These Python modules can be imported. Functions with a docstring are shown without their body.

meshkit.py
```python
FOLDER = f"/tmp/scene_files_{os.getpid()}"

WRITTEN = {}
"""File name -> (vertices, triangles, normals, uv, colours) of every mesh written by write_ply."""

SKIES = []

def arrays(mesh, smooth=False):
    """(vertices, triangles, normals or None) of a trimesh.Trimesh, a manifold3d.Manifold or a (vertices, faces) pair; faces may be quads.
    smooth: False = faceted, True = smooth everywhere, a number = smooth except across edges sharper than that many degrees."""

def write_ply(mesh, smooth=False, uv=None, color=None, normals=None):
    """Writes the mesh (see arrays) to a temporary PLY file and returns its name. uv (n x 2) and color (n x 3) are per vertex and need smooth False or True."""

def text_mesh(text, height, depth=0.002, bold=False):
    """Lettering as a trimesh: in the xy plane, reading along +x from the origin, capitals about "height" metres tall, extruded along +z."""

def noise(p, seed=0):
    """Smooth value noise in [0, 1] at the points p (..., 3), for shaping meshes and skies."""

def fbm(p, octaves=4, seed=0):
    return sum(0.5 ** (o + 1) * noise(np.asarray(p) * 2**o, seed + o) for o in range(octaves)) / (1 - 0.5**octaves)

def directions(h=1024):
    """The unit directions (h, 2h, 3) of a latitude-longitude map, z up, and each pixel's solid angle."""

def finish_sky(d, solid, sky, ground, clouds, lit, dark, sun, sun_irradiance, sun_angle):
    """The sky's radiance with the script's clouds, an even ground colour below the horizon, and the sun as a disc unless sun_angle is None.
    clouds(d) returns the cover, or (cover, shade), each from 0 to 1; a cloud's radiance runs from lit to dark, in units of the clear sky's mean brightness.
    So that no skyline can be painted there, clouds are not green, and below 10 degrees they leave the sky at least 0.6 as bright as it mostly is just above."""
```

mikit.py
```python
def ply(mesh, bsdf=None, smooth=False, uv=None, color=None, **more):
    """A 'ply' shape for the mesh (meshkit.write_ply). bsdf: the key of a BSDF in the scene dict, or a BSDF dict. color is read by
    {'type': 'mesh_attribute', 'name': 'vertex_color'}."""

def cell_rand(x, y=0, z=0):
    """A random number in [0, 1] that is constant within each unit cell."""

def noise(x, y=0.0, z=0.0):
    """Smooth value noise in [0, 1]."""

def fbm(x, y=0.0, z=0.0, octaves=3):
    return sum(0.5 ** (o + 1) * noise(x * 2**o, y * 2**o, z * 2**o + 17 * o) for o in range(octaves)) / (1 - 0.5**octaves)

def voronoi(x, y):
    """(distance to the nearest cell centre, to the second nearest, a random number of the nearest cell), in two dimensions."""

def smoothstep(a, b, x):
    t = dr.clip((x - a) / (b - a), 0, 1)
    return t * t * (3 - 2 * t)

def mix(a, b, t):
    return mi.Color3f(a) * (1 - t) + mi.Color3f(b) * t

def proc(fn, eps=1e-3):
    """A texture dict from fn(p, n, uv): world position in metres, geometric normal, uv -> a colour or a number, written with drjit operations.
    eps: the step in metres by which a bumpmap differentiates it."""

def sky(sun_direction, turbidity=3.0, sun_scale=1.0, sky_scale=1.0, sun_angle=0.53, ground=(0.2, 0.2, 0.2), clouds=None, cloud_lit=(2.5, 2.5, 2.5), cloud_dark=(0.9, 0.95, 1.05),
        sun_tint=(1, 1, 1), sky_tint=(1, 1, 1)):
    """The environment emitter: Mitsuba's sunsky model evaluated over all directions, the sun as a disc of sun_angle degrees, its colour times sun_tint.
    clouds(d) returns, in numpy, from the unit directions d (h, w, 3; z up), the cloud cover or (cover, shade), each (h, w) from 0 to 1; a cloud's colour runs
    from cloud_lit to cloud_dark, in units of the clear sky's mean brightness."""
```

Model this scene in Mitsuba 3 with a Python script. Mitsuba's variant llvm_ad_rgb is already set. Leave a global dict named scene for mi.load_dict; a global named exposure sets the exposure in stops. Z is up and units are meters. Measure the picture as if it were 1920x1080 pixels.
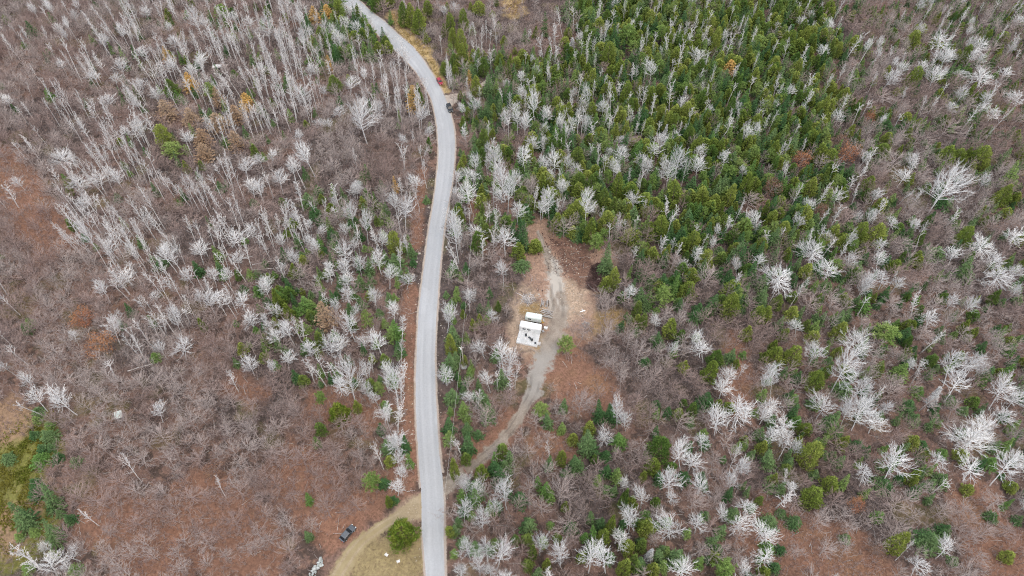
import math
import numpy as np, trimesh, drjit as dr, mitsuba as mi, mikit, meshkit
from shapely.geometry import LineString, Point, Polygon
import shapely
from mikit import noise, fbm, smoothstep, mix, cell_rand

T = mi.ScalarTransform4f
scene, labels = {}, {}

# ------------------------------------------------------------------ camera, sky, exposure
CAM_H = 170.0
FWD, UP = np.array([0.0, 0.62509, -0.78055]), np.array([-0.01171, 0.7805, 0.62505])
scene['camera'] = {
    'type': 'perspective', 'fov': 2 * math.degrees(math.atan(960 / 1280.0)), 'fov_axis': 'x', 'near_clip': 1.0, 'far_clip': 6000.0,
    'to_world': T().look_at(origin=[0, 0, CAM_H], target=[float(v) for v in (FWD + [0, 0, CAM_H])], up=[float(v) for v in UP]),
}
scene['sky_light'] = mikit.sky((0.25, -0.35, 0.9), turbidity=3, sun_scale=0.2, sun_angle=35, clouds=lambda d: np.ones(d.shape[:2]),
                               cloud_lit=(2.36, 2.5, 2.74))
exposure = 2.45

# ------------------------------------------------------------------ small mesh tools
class MB:
    """Collects triangles into one mesh."""
    def __init__(self): self.v, self.f, self.n = [], [], 0
    def add(self, v, f):
        v, f = np.asarray(v, float).reshape(-1, 3), np.asarray(f, int)
        if f.shape[1] == 4: f = np.vstack([f[:, [0, 1, 2]], f[:, [0, 2, 3]]])
        self.v.append(v); self.f.append(f + self.n); self.n += len(v); return self
    def mesh(self): return np.vstack(self.v), np.vstack(self.f)
    def box(self, c, s, rz=0.0, taper=1.0):
        x, y, z = np.array(s) / 2
        v = np.array([[-x, -y, -z], [x, -y, -z], [x, y, -z], [-x, y, -z], [-x * taper, -y * taper, z], [x * taper, -y * taper, z], [x * taper, y * taper, z], [-x * taper, y * taper, z]])
        q = np.array([[0, 3, 2, 1], [4, 5, 6, 7], [0, 1, 5, 4], [1, 2, 6, 5], [2, 3, 7, 6], [3, 0, 4, 7]])
        cs, sn = math.cos(rz), math.sin(rz)
        v = v @ np.array([[cs, sn, 0], [-sn, cs, 0], [0, 0, 1]]) + np.array(c)
        return self.add(v, q)
    def tubes(self, segs, sides=3):
        """segs: rows x0 y0 z0 x1 y1 z1 r0 r1; open tapered tubes."""
        s = np.asarray(segs, float).reshape(-1, 8)
        if not len(s): return self
        p0, p1 = s[:, :3], s[:, 3:6]
        d = p1 - p0; d /= np.linalg.norm(d, axis=1, keepdims=True) + 1e-9
        a = np.cross(d, np.where(np.abs(d[:, 2:]) < 0.9, [0, 0, 1.0], [1.0, 0, 0])); a /= np.linalg.norm(a, axis=1, keepdims=True) + 1e-9
        b = np.cross(d, a); n = len(s)
        ang = np.arange(sides) * 2 * np.pi / sides
        ring = np.cos(ang)[None, :, None] * a[:, None] + np.sin(ang)[None, :, None] * b[:, None]
        v = np.concatenate([p0[:, None] + ring * s[:, 6][:, None, None], p1[:, None] + ring * s[:, 7][:, None, None]], 1).reshape(-1, 3)
        i = np.arange(sides); j = (i + 1) % sides
        q = np.stack([i, j, j + sides, i + sides], 1)
        return self.add(v, (q[None] + (np.arange(n) * 2 * sides)[:, None, None]).reshape(-1, 4))
    def spikes(self, segs):
        """segs: rows x0 y0 z0 x1 y1 z1 r; three-sided cones that run out to a point."""
        s = np.asarray(segs, float).reshape(-1, 7)
        if not len(s): return self
        p0, p1 = s[:, :3], s[:, 3:6]
        d = p1 - p0; d /= np.linalg.norm(d, axis=1, keepdims=True) + 1e-9
        a = np.cross(d, np.where(np.abs(d[:, 2:]) < 0.9, [0, 0, 1.0], [1.0, 0, 0])); a /= np.linalg.norm(a, axis=1, keepdims=True) + 1e-9
        b = np.cross(d, a); ang = np.arange(3) * 2 * np.pi / 3
        ring = np.cos(ang)[None, :, None] * a[:, None] + np.sin(ang)[None, :, None] * b[:, None]
        v = np.concatenate([p0[:, None] + ring * s[:, 6][:, None, None], p1[:, None]], 1).reshape(-1, 3)
        f = np.array([[0, 1, 3], [1, 2, 3], [2, 0, 3]])
        return self.add(v, (f[None] + (np.arange(len(s)) * 4)[:, None, None]).reshape(-1, 3))
    def leaves(self, c, d, ln, wd, rng):
        """Leaf-shaped triangles: base at c, pointing along d, ln long, wd wide."""
        c, d = np.asarray(c, float), np.asarray(d, float)
        d = d / (np.linalg.norm(d, axis=1, keepdims=True) + 1e-9)
        a = np.cross(d, rng.normal(size=d.shape)); a /= np.linalg.norm(a, axis=1, keepdims=True) + 1e-9
        ln, wd = np.broadcast_to(ln, (len(c),))[:, None], np.broadcast_to(wd, (len(c),))[:, None]
        v = np.stack([c - a * wd / 2, c + a * wd / 2, c + d * ln], 1).reshape(-1, 3)
        return self.add(v, np.arange(len(v)).reshape(-1, 3))

def lathe(profile, n=12):
    r, z = np.array(profile, float).T
    a = np.arange(n) * 2 * np.pi / n
    v = np.stack([r[:, None] * np.cos(a), r[:, None] * np.sin(a), np.repeat(z[:, None], n, 1)], -1).reshape(-1, 3)
    i, j = np.meshgrid(np.arange(len(r) - 1), np.arange(n), indexing='ij')
    q = np.stack([i * n + j, i * n + (j + 1) % n, (i + 1) * n + (j + 1) % n, (i + 1) * n + j], -1).reshape(-1, 4)
    return v, q

def prism(outline, y0, y1):
    """Outline in x-z, extruded along y, as (v, f)."""
    p = trimesh.creation.extrude_polygon(Polygon(outline), y1 - y0, engine='earcut')
    v = np.array(p.vertices); v = np.stack([v[:, 0], y0 + v[:, 2], v[:, 1]], 1)
    return v, np.array(p.faces)[:, ::-1]

def put(key, mesh, bsdf, smooth=False, m=None):
    scene[key] = mikit.ply(mesh, bsdf, smooth=smooth)
    if m is not None: scene[key]['to_world'] = m

def tag(key, label, category=None, group=None, kind=None):
    labels[key] = {k: v for k, v in dict(label=label, category=category, group=group, kind=kind).items() if v}

# ------------------------------------------------------------------ materials
def mat(name, fn, rough=None):
    tex = mikit.proc(fn) if callable(fn) else {'type': 'rgb', 'value': list(fn)}
    b = {'type': 'diffuse', 'reflectance': tex} if rough is None else {'type': 'principled', 'base_color': tex, 'roughness': rough, 'specular': 0.4}
    scene[name] = {'type': 'twosided', 'bsdf': b}

def varied(c1, c2, scale=0.16, fine=1.3, amt=0.25):
    def fn(p, n, uv):
        t = smoothstep(0.3, 0.7, noise(p.x * scale, p.y * scale, 3.1))
        g = 1 - amt + 2 * amt * noise(p.x * fine, p.y * fine, p.z * fine)
        return mix(c1, c2, t) * g
    return fn

def birch_bark(p, n, uv):
    band = smoothstep(0.62, 0.8, noise(p.x * 3, p.y * 3, p.z * 5.0)) * 0.6
    t = noise(p.x * 0.2, p.y * 0.2, 1.7)
    return mix(mix((0.78, 0.75, 0.735), (0.64, 0.63, 0.62), t), (0.16, 0.14, 0.13), band)
mat('birch_bark', birch_bark)
mat('aspen_bark', varied((0.79, 0.785, 0.78), (0.65, 0.645, 0.645), 0.13, 0.9, 0.12))
mat('maple_bark', varied((0.335, 0.255, 0.235), (0.435, 0.375, 0.355), 0.1, 0.8, 0.2))
mat('dark_bark', varied((0.12, 0.095, 0.08), (0.17, 0.14, 0.12), 0.2, 1.5, 0.25))
mat('snag_bark', varied((0.42, 0.42, 0.42), (0.5, 0.5, 0.49), 0.2, 1.5, 0.15))
mat('brush_bark', varied((0.32, 0.24, 0.225), (0.42, 0.345, 0.325), 0.08, 0.6, 0.25))
mat('cedar_green', varied((0.19, 0.25, 0.055), (0.28, 0.325, 0.08), 0.16, 1.4, 0.3))
mat('cedar_dark', varied((0.12, 0.20, 0.05), (0.185, 0.245, 0.065), 0.16, 1.4, 0.3))
mat('juniper_green', varied((0.16, 0.235, 0.04), (0.24, 0.295, 0.055), 0.9, 2.0, 0.4))
mat('spruce_green', varied((0.065, 0.135, 0.052), (0.14, 0.215, 0.09), 0.16, 1.6, 0.3))
mat('fir_green', varied((0.12, 0.22, 0.06), (0.19, 0.27, 0.085), 0.16, 1.6, 0.3))
mat('pine_green', varied((0.18, 0.27, 0.075), (0.24, 0.31, 0.10), 0.16, 1.6, 0.3))
mat('gold_needles', varied((0.55, 0.34, 0.11), (0.45, 0.30, 0.13), 0.3, 1.6, 0.3))
mat('tan_needles', varied((0.33, 0.22, 0.14), (0.36, 0.26, 0.18), 0.3, 1.6, 0.3))
mat('russet_leaves', varied((0.33, 0.14, 0.075), (0.38, 0.19, 0.10), 0.3, 2.2, 0.4))
mat('brown_leaves', varied((0.22, 0.12, 0.085), (0.26, 0.16, 0.11), 0.3, 2.2, 0.4))

# zones of the ground: soil, straw, lawn, leaf litter, as capsules x0 y0 x1 y1 radius
ZONES = [('soil', 8.9, 159.5, 14.6, 140.8, 9), ('soil', 15.5, 140.8, 16.5, 123.8, 9), ('soil', 21.3, 154.8, 24.7, 150.1, 9), ('tan', 16.9, 132.1, 21.6, 125.9, 6), ('tan', 6.6, 115.7, 8.1, 111.9, 4), ('tan', 4.2, 131.9, 2.6, 115.7, 4), ('straw', -57.9, 300.5, -38.5, 265.6, 3), ('straw', -26.0, 270.0, -20.8, 261.9, 4), ('straw', -37.0, 263.6, -28.4, 240.5, 1.6), ('straw', -1.6, 313.9, -0.3, 301.8, 5), ('ochre', 15.2, 160.1, 17.9, 158.4, 3), ('ochre', 26.4, 123.9, 33.0, 124.0, 4), ('ochre', 24.0, 101.2, 24.8, 100.3, 3), ('lawn', -29.7, 47.8, -22.5, 52.9, 6), ('lawn', -34.0, 51.5, -27.4, 50.3, 5), ('meadow', -134.1, 77.9, -119.6, 55.6, 8), ('meadow', -130.5, 85.7, -124.2, 78.0, 5), ('tanrust', -140.0, 88.8, -136.3, 85.6, 6), ('tanrust', -122.7, 59.5, -124.1, 56.8, 6), ('rust', -32.3, 135.7, -29.8, 104.0, 2.5), ('rust', -29.4, 104.0, -26.4, 77.7, 2.5), ('rust', -25.4, 74.7, -44.1, 57.8, 5), ('rust', 14.3, 108.3, 21.5, 97.7, 9), ('rust', 0.4, 89.0, -8.0, 79.4, 4), ('rust', 65.6, 59.0, 83.2, 51.6, 9), ('rust', -55.4, 74.3, -45.1, 63.1, 8), ('rust', 9.1, 82.7, 14.8, 81.3, 5), ('rust', -53.3, 93.3, -38.0, 90.2, 5), ('rust', -78.9, 99.8, -72.0, 96.4, 4), ('rust', -13.6, 174.7, -9.9, 151.9, 2), ('rust', -34.0, 191.2, -32.4, 154.0, 2.2), ('rust', -77.6, 64.1, -63.5, 51.1, 10), ('rust', -101.3, 62.4, -83.6, 49.7, 8), ('rust', 118.5, 65.0, 122.1, 52.0, 8), ('rust', 67.6, 116.6, 64.9, 94.8, 4), ('rust', -191.2, 194.3, -154.2, 154.5, 8)] + [('soil', 18, 128, 24, 152, 8.5), ('soil', 8, 152, 20, 158, 6), ('tan', 12, 126, 20, 130, 4.5), ('tan', 19, 131, 23, 137, 3.5), ('clods', 17.5, 156.5, 21.5, 141.0, 4.6), ('clods', 23, 152, 24.5, 145, 3.0), ('tan', 17.0, 138.0, 20.0, 128.0, 2.6), ('dark', 27.0, 137.0, 29.0, 144.5, 3.2), ('tan', -22.5, 65.0, -28, 62.5, 2.6), ('ochre', 4.5, 127.5, 7.5, 128.5, 2.2), ('ochre', 9.5, 116.0, 8.5, 111.0, 1.8)]
ZCOL = dict(soil=(0.30, 0.20, 0.152), dark=(0.085, 0.058, 0.055), tan=(0.35, 0.265, 0.20), straw=(0.42, 0.31, 0.16), ochre=(0.26, 0.18, 0.09), lawn=(0.26, 0.205, 0.112),
            meadow=(0.155, 0.155, 0.045), tanrust=(0.27, 0.18, 0.12), clods=(0.155, 0.092, 0.07), rust=(0.225, 0.122, 0.084))
def ground_colour(p, n, uv):
    x0_, y0_ = p.x, p.y
    wx, wy = 0.9 * noise(x0_ * 0.55, y0_ * 0.55, 21.0), 0.9 * noise(x0_ * 0.55 + 31, y0_ * 0.55, 23.0)
    u_, v_ = 0.83 * x0_ + 0.56 * y0_ + wx, -0.56 * x0_ + 0.83 * y0_ + wy
    x, y = x0_, y0_
    a = fbm(x * 0.045, y * 0.045, 0.0, 4)
    b = fbm(u_ * 0.5 + 9, v_ * 0.5, 4.0, 4)
    f = 0.6 * noise(u_ * 2.2, v_ * 2.2, 8.0) + 0.4 * noise(u_ * 3.7 - v_ * 1.1, v_ * 3.7 + u_ * 1.1, 9.0)
    near = smoothstep(210, 70, y)
    c = mix((0.100, 0.080, 0.076), (0.185, 0.120, 0.098), smoothstep(0.36, 0.62, a + near * 0.16 - 0.07))
    c = mix(c, (0.05, 0.040, 0.036), smoothstep(0.47, 0.66, b) * 0.8)
    c = mix(c, (0.15, 0.14, 0.05), smoothstep(0.62, 0.76, fbm(x * 0.11 + 40, y * 0.11, 2.0, 3)) * 0.35)
    wob = (fbm(x * 0.3 + 3, y * 0.3 + 7, 1.0, 3) - 0.5) * 6.0 + (b - 0.5) * 3
    for kind, x0, y0, x1, y1, r in ZONES:
        dx, dy = x1 - x0, y1 - y0
        t = dr.clip(((x - x0) * dx + (y - y0) * dy) / max(dx * dx + dy * dy, 1e-6), 0, 1)
        d = dr.sqrt(dr.square(x - x0 - dx * t) + dr.square(y - y0 - dy * t))
        s = min(2.2, 0.6 * r)
        w = 1 - smoothstep(r - s, r + s, d + wob * min(1.0, r / 5))
        c = mix(c, ZCOL[kind], w * (0.9 if kind != 'rust' else 0.75))
    c = c * (0.30 + 0.75 * f + 0.45 * b + 0.25 * noise(u_ * 6.0, v_ * 6.0, 3.0))
    fleck = smoothstep(0.80, 0.95, noise(v_ * 3.1 + 5, u_ * 3.1, 2.0))
    return mix(c, (0.36, 0.25, 0.17), fleck * 0.35)
mat('leaf_litter', ground_colour)

def edge(p, uv, lo, hi, wild):
    return 1 - smoothstep(lo, hi, dr.abs(uv.x) + (fbm(p.x * 0.55 + 4, p.y * 0.55, 6.0, 3) - 0.5) * wild + (noise(p.x * 2.5, p.y * 2.5, 2.0) - 0.5) * wild * 0.4)

def gravel_colour(p, n, uv):
    g = noise(p.x * 5, p.y * 5, 1.0) * 0.35 + fbm(p.x * 0.5, p.y * 0.5, 3.0, 3) * 0.5
    return mix(ground_colour(p, n, uv), mix((0.33, 0.275, 0.235), (0.50, 0.43, 0.375), g), edge(p, uv, 0.86, 0.99, 0.12))
mat('gravel', gravel_colour)

def lane_colour(p, n, uv):
    g = noise(p.x * 4, p.y * 4, 1.0) * 0.35 + fbm(p.x * 0.35, p.y * 0.35, 3.0, 4) * 0.75 - 0.05
    c = mix((0.17, 0.135, 0.11), (0.40, 0.345, 0.295), g)
    c = mix(c, (0.33, 0.325, 0.315), smoothstep(13, 5, dr.abs(p.y - 104)) * 0.55)
    c = mix(c, (0.45, 0.415, 0.375), smoothstep(124, 134, p.y) * smoothstep(0.30, 0.55, fbm(p.x * 0.45, p.y * 0.18, 9.0, 3)) * 0.9)
    rut = smoothstep(0.16, 0.05, dr.abs(dr.abs(uv.x + 0.1 * (fbm(p.y * 0.2, 1.0, 5.0, 2) - 0.5)) - 0.33)) * smoothstep(0.35, 0.6, fbm(p.x * 0.3, p.y * 0.3, 12.0, 2))
    c = c * (1 - 0.25 * rut)
    return mix(ground_colour(p, n, uv), c, edge(p, uv, 0.42, 0.86, 0.75))
mat('lane_gravel', lane_colour)

def sand_colour(p, n, uv):
    g = noise(p.x * 4, p.y * 4, 1.0) * 0.35 + fbm(p.x * 0.5, p.y * 0.5, 3.0, 4) * 0.75 - 0.05
    c = mix((0.24, 0.18, 0.11), (0.44, 0.365, 0.26), g)
    rut = smoothstep(0.17, 0.05, dr.abs(dr.abs(uv.x) - 0.34))
    c = mix(c, (0.29, 0.235, 0.12), (1 - rut) * 0.55 * smoothstep(-25, -31, p.x))
    return mix(ground_colour(p, n, uv), c, edge(p, uv, 0.5, 0.9, 0.6))
mat('lane_sand', sand_colour)

def mouth_colour(p, n, uv):
    g = noise(p.x * 4, p.y * 4, 1.0) * 0.4 + fbm(p.x * 0.5, p.y * 0.5, 3.0, 3) * 0.6
    return mix(ground_colour(p, n, uv), mix((0.34, 0.29, 0.25), (0.50, 0.44, 0.39), g), edge(p, uv, 0.6, 0.9, 0.4))
mat('mouth_gravel', mouth_colour)

def asphalt_colour(p, n, uv):
    u = uv.x                                   # metres from the centre line
    g = fbm(p.x * 0.15, p.y * 0.06, 2.0, 4)
    fine = noise(p.x * 6, p.y * 6, 5.0)
    track = smoothstep(0.6, 0.1, dr.abs(dr.abs(u) - 1.1)) * 0.022 + (fbm(u * 1.6, p.y * 0.035, 14.0, 3) - 0.5) * 0.07
    c = mix((0.355, 0.365, 0.385), (0.415, 0.425, 0.445), g) + track
    seam = smoothstep(0.09, 0.03, dr.abs(u + 0.15 + 0.12 * noise(p.y * 0.3, 1.0, 0.0))) * 0.02
    patch = smoothstep(0.60, 0.68, fbm(p.x * 0.25 + 11, p.y * 0.09, 7.0, 3)) * 0.03
    return (c - seam + patch) * (0.93 + 0.14 * fine)
mat('asphalt', asphalt_colour)
mat('stone', varied((0.40, 0.36, 0.32), (0.55, 0.50, 0.44), 0.9, 5.0, 0.25))
mat('grey_stone', varied((0.36, 0.39, 0.38), (0.50, 0.52, 0.51), 1.2, 6.0, 0.3))
mat('weathered_wood', varied((0.40, 0.38, 0.375), (0.56, 0.53, 0.515), 0.8, 4.0, 0.25))
mat('pole_wood', varied((0.46, 0.41, 0.36), (0.54, 0.49, 0.44), 0.8, 4.0, 0.15))
mat('white_paint', varied((0.78, 0.78, 0.77), (0.68, 0.69, 0.69), 0.5, 3.0, 0.04), 0.45)
mat('roof_white', varied((0.68, 0.69, 0.70), (0.60, 0.61, 0.62), 0.8, 2.0, 0.05), 0.6)
mat('mint_paint', varied((0.66, 0.71, 0.67), (0.58, 0.64, 0.60), 0.7, 2.5, 0.06), 0.45)
mat('deck_paint', varied((0.50, 0.505, 0.51), (0.58, 0.585, 0.59), 0.9, 3.0, 0.06), 0.7)
mat('dark_glass', (0.02, 0.024, 0.03), 0.12)
mat('black_paint', (0.012, 0.016, 0.022), 0.25)
mat('red_paint', (0.33, 0.02, 0.045), 0.28)
scene['charcoal_paint'] = {'type': 'twosided', 'bsdf': {'type': 'principled', 'base_color': {'type': 'rgb', 'value': [0.05, 0.058, 0.07]}, 'roughness': 0.22, 'specular': 0.9, 'clearcoat': 1.0, 'clearcoat_gloss': 0.95}}
mat('faded_blades', varied((0.34, 0.26, 0.14), (0.26, 0.20, 0.09), 0.3, 2.0, 0.3))
mat('tyre_rubber', (0.02, 0.02, 0.02), 0.8)
mat('rim_metal', (0.45, 0.46, 0.48), 0.35)
mat('lamp_lens', (0.75, 0.75, 0.72), 0.15)
mat('tail_lens', (0.4, 0.02, 0.02), 0.2)
mat('dark_plastic', (0.05, 0.055, 0.06), 0.5)
mat('yellow_plastic', (0.75, 0.47, 0.03), 0.4)
mat('galvanised', varied((0.36, 0.38, 0.40), (0.46, 0.48, 0.50), 1.5, 5.0, 0.15), 0.45)
mat('wire_metal', (0.45, 0.43, 0.41), 0.5)
mat('ceramic', (0.80, 0.80, 0.80), 0.3)
mat('olive_scrub', varied((0.14, 0.165, 0.028), (0.20, 0.185, 0.04), 0.3, 2.0, 0.35))
mat('straw_blades', varied((0.46, 0.34, 0.17), (0.36, 0.27, 0.12), 0.3, 2.0, 0.3))
mat('heap_wood', varied((0.07, 0.045, 0.042), (0.14, 0.09, 0.085), 0.6, 2.5, 0.4))
mat('red_pipe', (0.28, 0.10, 0.09), 0.5)
mat('pale_hut', (0.60, 0.68, 0.64), 0.5)

# ------------------------------------------------------------------ roads and the shape of the ground
ROAD_L = [(-93.0, 324.5), (-84.1, 312.0), (-76.3, 301.5), (-68.6, 291.4), (-61.8, 281.3), (-54.9, 272.0), (-48.0, 263.0), (-42.6, 254.3), (-38.8, 245.6), (-35.2, 237.5), (-33.0, 229.7), (-31.4, 222.1), (-30.2, 215.1), (-28.9, 203.3), (-28.4, 194.2), (-28.3, 184.1), (-28.5, 174.4), (-29.0, 162.7), (-29.1, 149.3), (-29.2, 136.8), (-29.1, 125.1), (-28.5, 113.3), (-27.9, 104.1), (-26.9, 93.6), (-26.0, 87.1), (-24.8, 79.2), (-23.6, 71.8), (-22.6, 64.7), (-21.8, 58.0), (-20.9, 53.5), (-20.0, 47.9), (-19.1, 42.0)]
ROAD_R = [(-81.7, 324.8), (-74.5, 312.3), (-67.3, 301.7), (-58.8, 291.7), (-51.7, 281.5), (-44.3, 272.2), (-39.4, 263.2), (-35.5, 254.5), (-31.6, 245.7), (-28.6, 237.6), (-26.1, 229.8), (-24.3, 222.2), (-22.9, 215.2), (-22.1, 206.6), (-21.7, 194.3), (-21.9, 184.2), (-22.5, 174.5), (-23.1, 162.8), (-23.3, 149.4), (-23.1, 135.8), (-22.8, 123.2), (-22.4, 113.4), (-21.6, 104.1), (-20.7, 95.4), (-19.6, 87.1), (-18.5, 79.3), (-17.2, 72.6), (-16.4, 66.9), (-15.9, 59.4), (-15.3, 52.9), (-14.8, 48.0), (-14.3, 42.0)]
LANE_1 = [(-17.6, 70.1, 5.5), (-16.0, 70.9, 3.6), (-13.9, 72.8, 2.4), (-9.1, 76.7, 2.8), (-3.7, 81.5, 2.9), (0.0, 86.1, 2.9), (2.6, 90.7, 2.8), (4.3, 94.0, 2.7), (6.1, 97.8, 3.5), (7.4, 102.7, 5.1), (9.0, 108.4, 5.5), (11.4, 113.9, 5.7), (13.6, 119.7, 6.2), (14.3, 125.8, 5.9), (14.5, 132.1, 5.4), (14.0, 138.5, 4.8), (13.2, 145.3, 4.5), (11.7, 150.4, 3.2), (9.9, 156.6, 1.8), (8.5, 161.5, 0.9)]
LANE_2 = [(-21.2, 64.4, 7.0), (-23.0, 64.0, 6.0)] + [(-21.4, 64.8, 4.6), (-23.0, 64.3, 4.6), (-25.6, 63.3, 3.2), (-29.4, 61.1, 2.5), (-33.0, 58.7, 2.5), (-36.0, 56.0, 2.6), (-38.1, 53.2, 2.8), (-39.6, 50.2, 3.3), (-41.0, 47.1, 3.8), (-43.8, 41.7, 4.0)][2:]
LANE_3 = [(-28.7, 232.6, 7.4), (-26.4, 234.8, 5.7), (-24.6, 236.2, 3.9), (-22.5, 237.7, 2.2), (-18.6, 240.0, 1.3), (-13.3, 245.3, 1.3), (-7.4, 251.9, 1.4), (-2.3, 257.1, 1.4), (4.6, 263.7, 1.2)]
def resample(pts, step):
    p = np.array(pts, float); s = np.concatenate([[0], np.cumsum(np.linalg.norm(np.diff(p[:, :2], axis=0), axis=1))])
    t = np.linspace(0, s[-1], max(2, int(s[-1] / step)))
    out = np.stack([np.interp(t, s, p[:, k]) for k in range(p.shape[1])], 1)
    k = np.ones(5) / 5
    if len(out) > 9:
        sm = np.stack([np.convolve(np.pad(out[:, c], 2, mode='edge'), k, 'valid') for c in range(out.shape[1])], 1); sm[0], sm[-1] = out[0], out[-1]; out = sm
    return out
_l, _r = resample(ROAD_L, 1.0), resample(ROAD_R, 1.0)
n_ = 330
ease = lambda a: np.stack([np.interp(np.linspace(0, 1, n_), np.linspace(0, 1, len(a)), a[:, k]) for k in range(2)], 1)
_l, _r = ease(_l), ease(_r)
mid = (_l + _r) / 2; tang = np.gradient(mid, axis=0); tang /= np.linalg.norm(tang, axis=1, keepdims=True)
side = np.stack([-tang[:, 1], tang[:, 0]], 1); side *= np.sign(((_r - _l) * side).sum(1))[:, None]
half = np.abs(((_r - _l) * side).sum(1)) / 2
mid = np.vstack([mid[0] + (mid[0] - mid[8]) * 12, mid, mid[-1] + (mid[-1] - mid[-9]) * 6]); side = np.vstack([side[0], side, side[-1]]); half = np.concatenate([half[:1], half, half[-1:]])
road_line = LineString(mid); lane_lines = [LineString([q[:2] for q in l]) for l in (LANE_1, LANE_2, LANE_3)]
keep_flat = [(road_line, 4.0), (lane_lines[0], 4.5), (lane_lines[1], 3.5), (lane_lines[2], 2.0), (Point(5.5, 118.5), 7.0), (Point(-40, 57), 5.0), (Point(-46, 49.5), 4)]

def height(x, y):
    x, y = np.asarray(x, float), np.asarray(y, float)
    q = np.stack([x * 0.05, y * 0.05, x * 0 + 0.5], -1)
    h = (meshkit.fbm(q, 3, 4) - 0.5) * 2.4 + (meshkit.noise(q * 9.0, 3) - 0.5) * 0.3
    pts = shapely.points(np.stack([x.ravel(), y.ravel()], 1))
    m = np.ones(x.size)
    for line, r in keep_flat:
        d = shapely.distance(pts, line); m = np.minimum(m, np.clip((d - r) / 9.0, 0, 1))
    m = m * m * (3 - 2 * m)
    return (h.ravel() * m).reshape(x.shape) - 0.004

def far_axis(a, b, step):
    inner = np.arange(a, b + 0.1, step); out = 20 * (np.exp(np.linspace(0.1, 4.3, 16)) - 1)
    return np.concatenate([a - out[::-1], inner, b + out])
gx, gy = far_axis(-270, 270, 1.6), far_axis(-10, 345, 1.6)
X, Y = np.meshgrid(gx, gy, indexing='ij')
inside = (np.abs(X) < 290) & (Y > -30) & (Y < 365)
Z = np.full(X.shape, -0.004); Z[inside] = height(X[inside], Y[inside])
ii, jj = np.meshgrid(np.arange(len(gx) - 1), np.arange(len(gy) - 1), indexing='ij')
w_ = len(gy); gf = np.stack([ii * w_ + jj, (ii + 1) * w_ + jj, (ii + 1) * w_ + jj + 1, ii * w_ + jj + 1], -1).reshape(-1, 4)
put('ground', (np.stack([X, Y, Z], -1).reshape(-1, 3), gf), 'leaf_litter', smooth=True)
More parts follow.
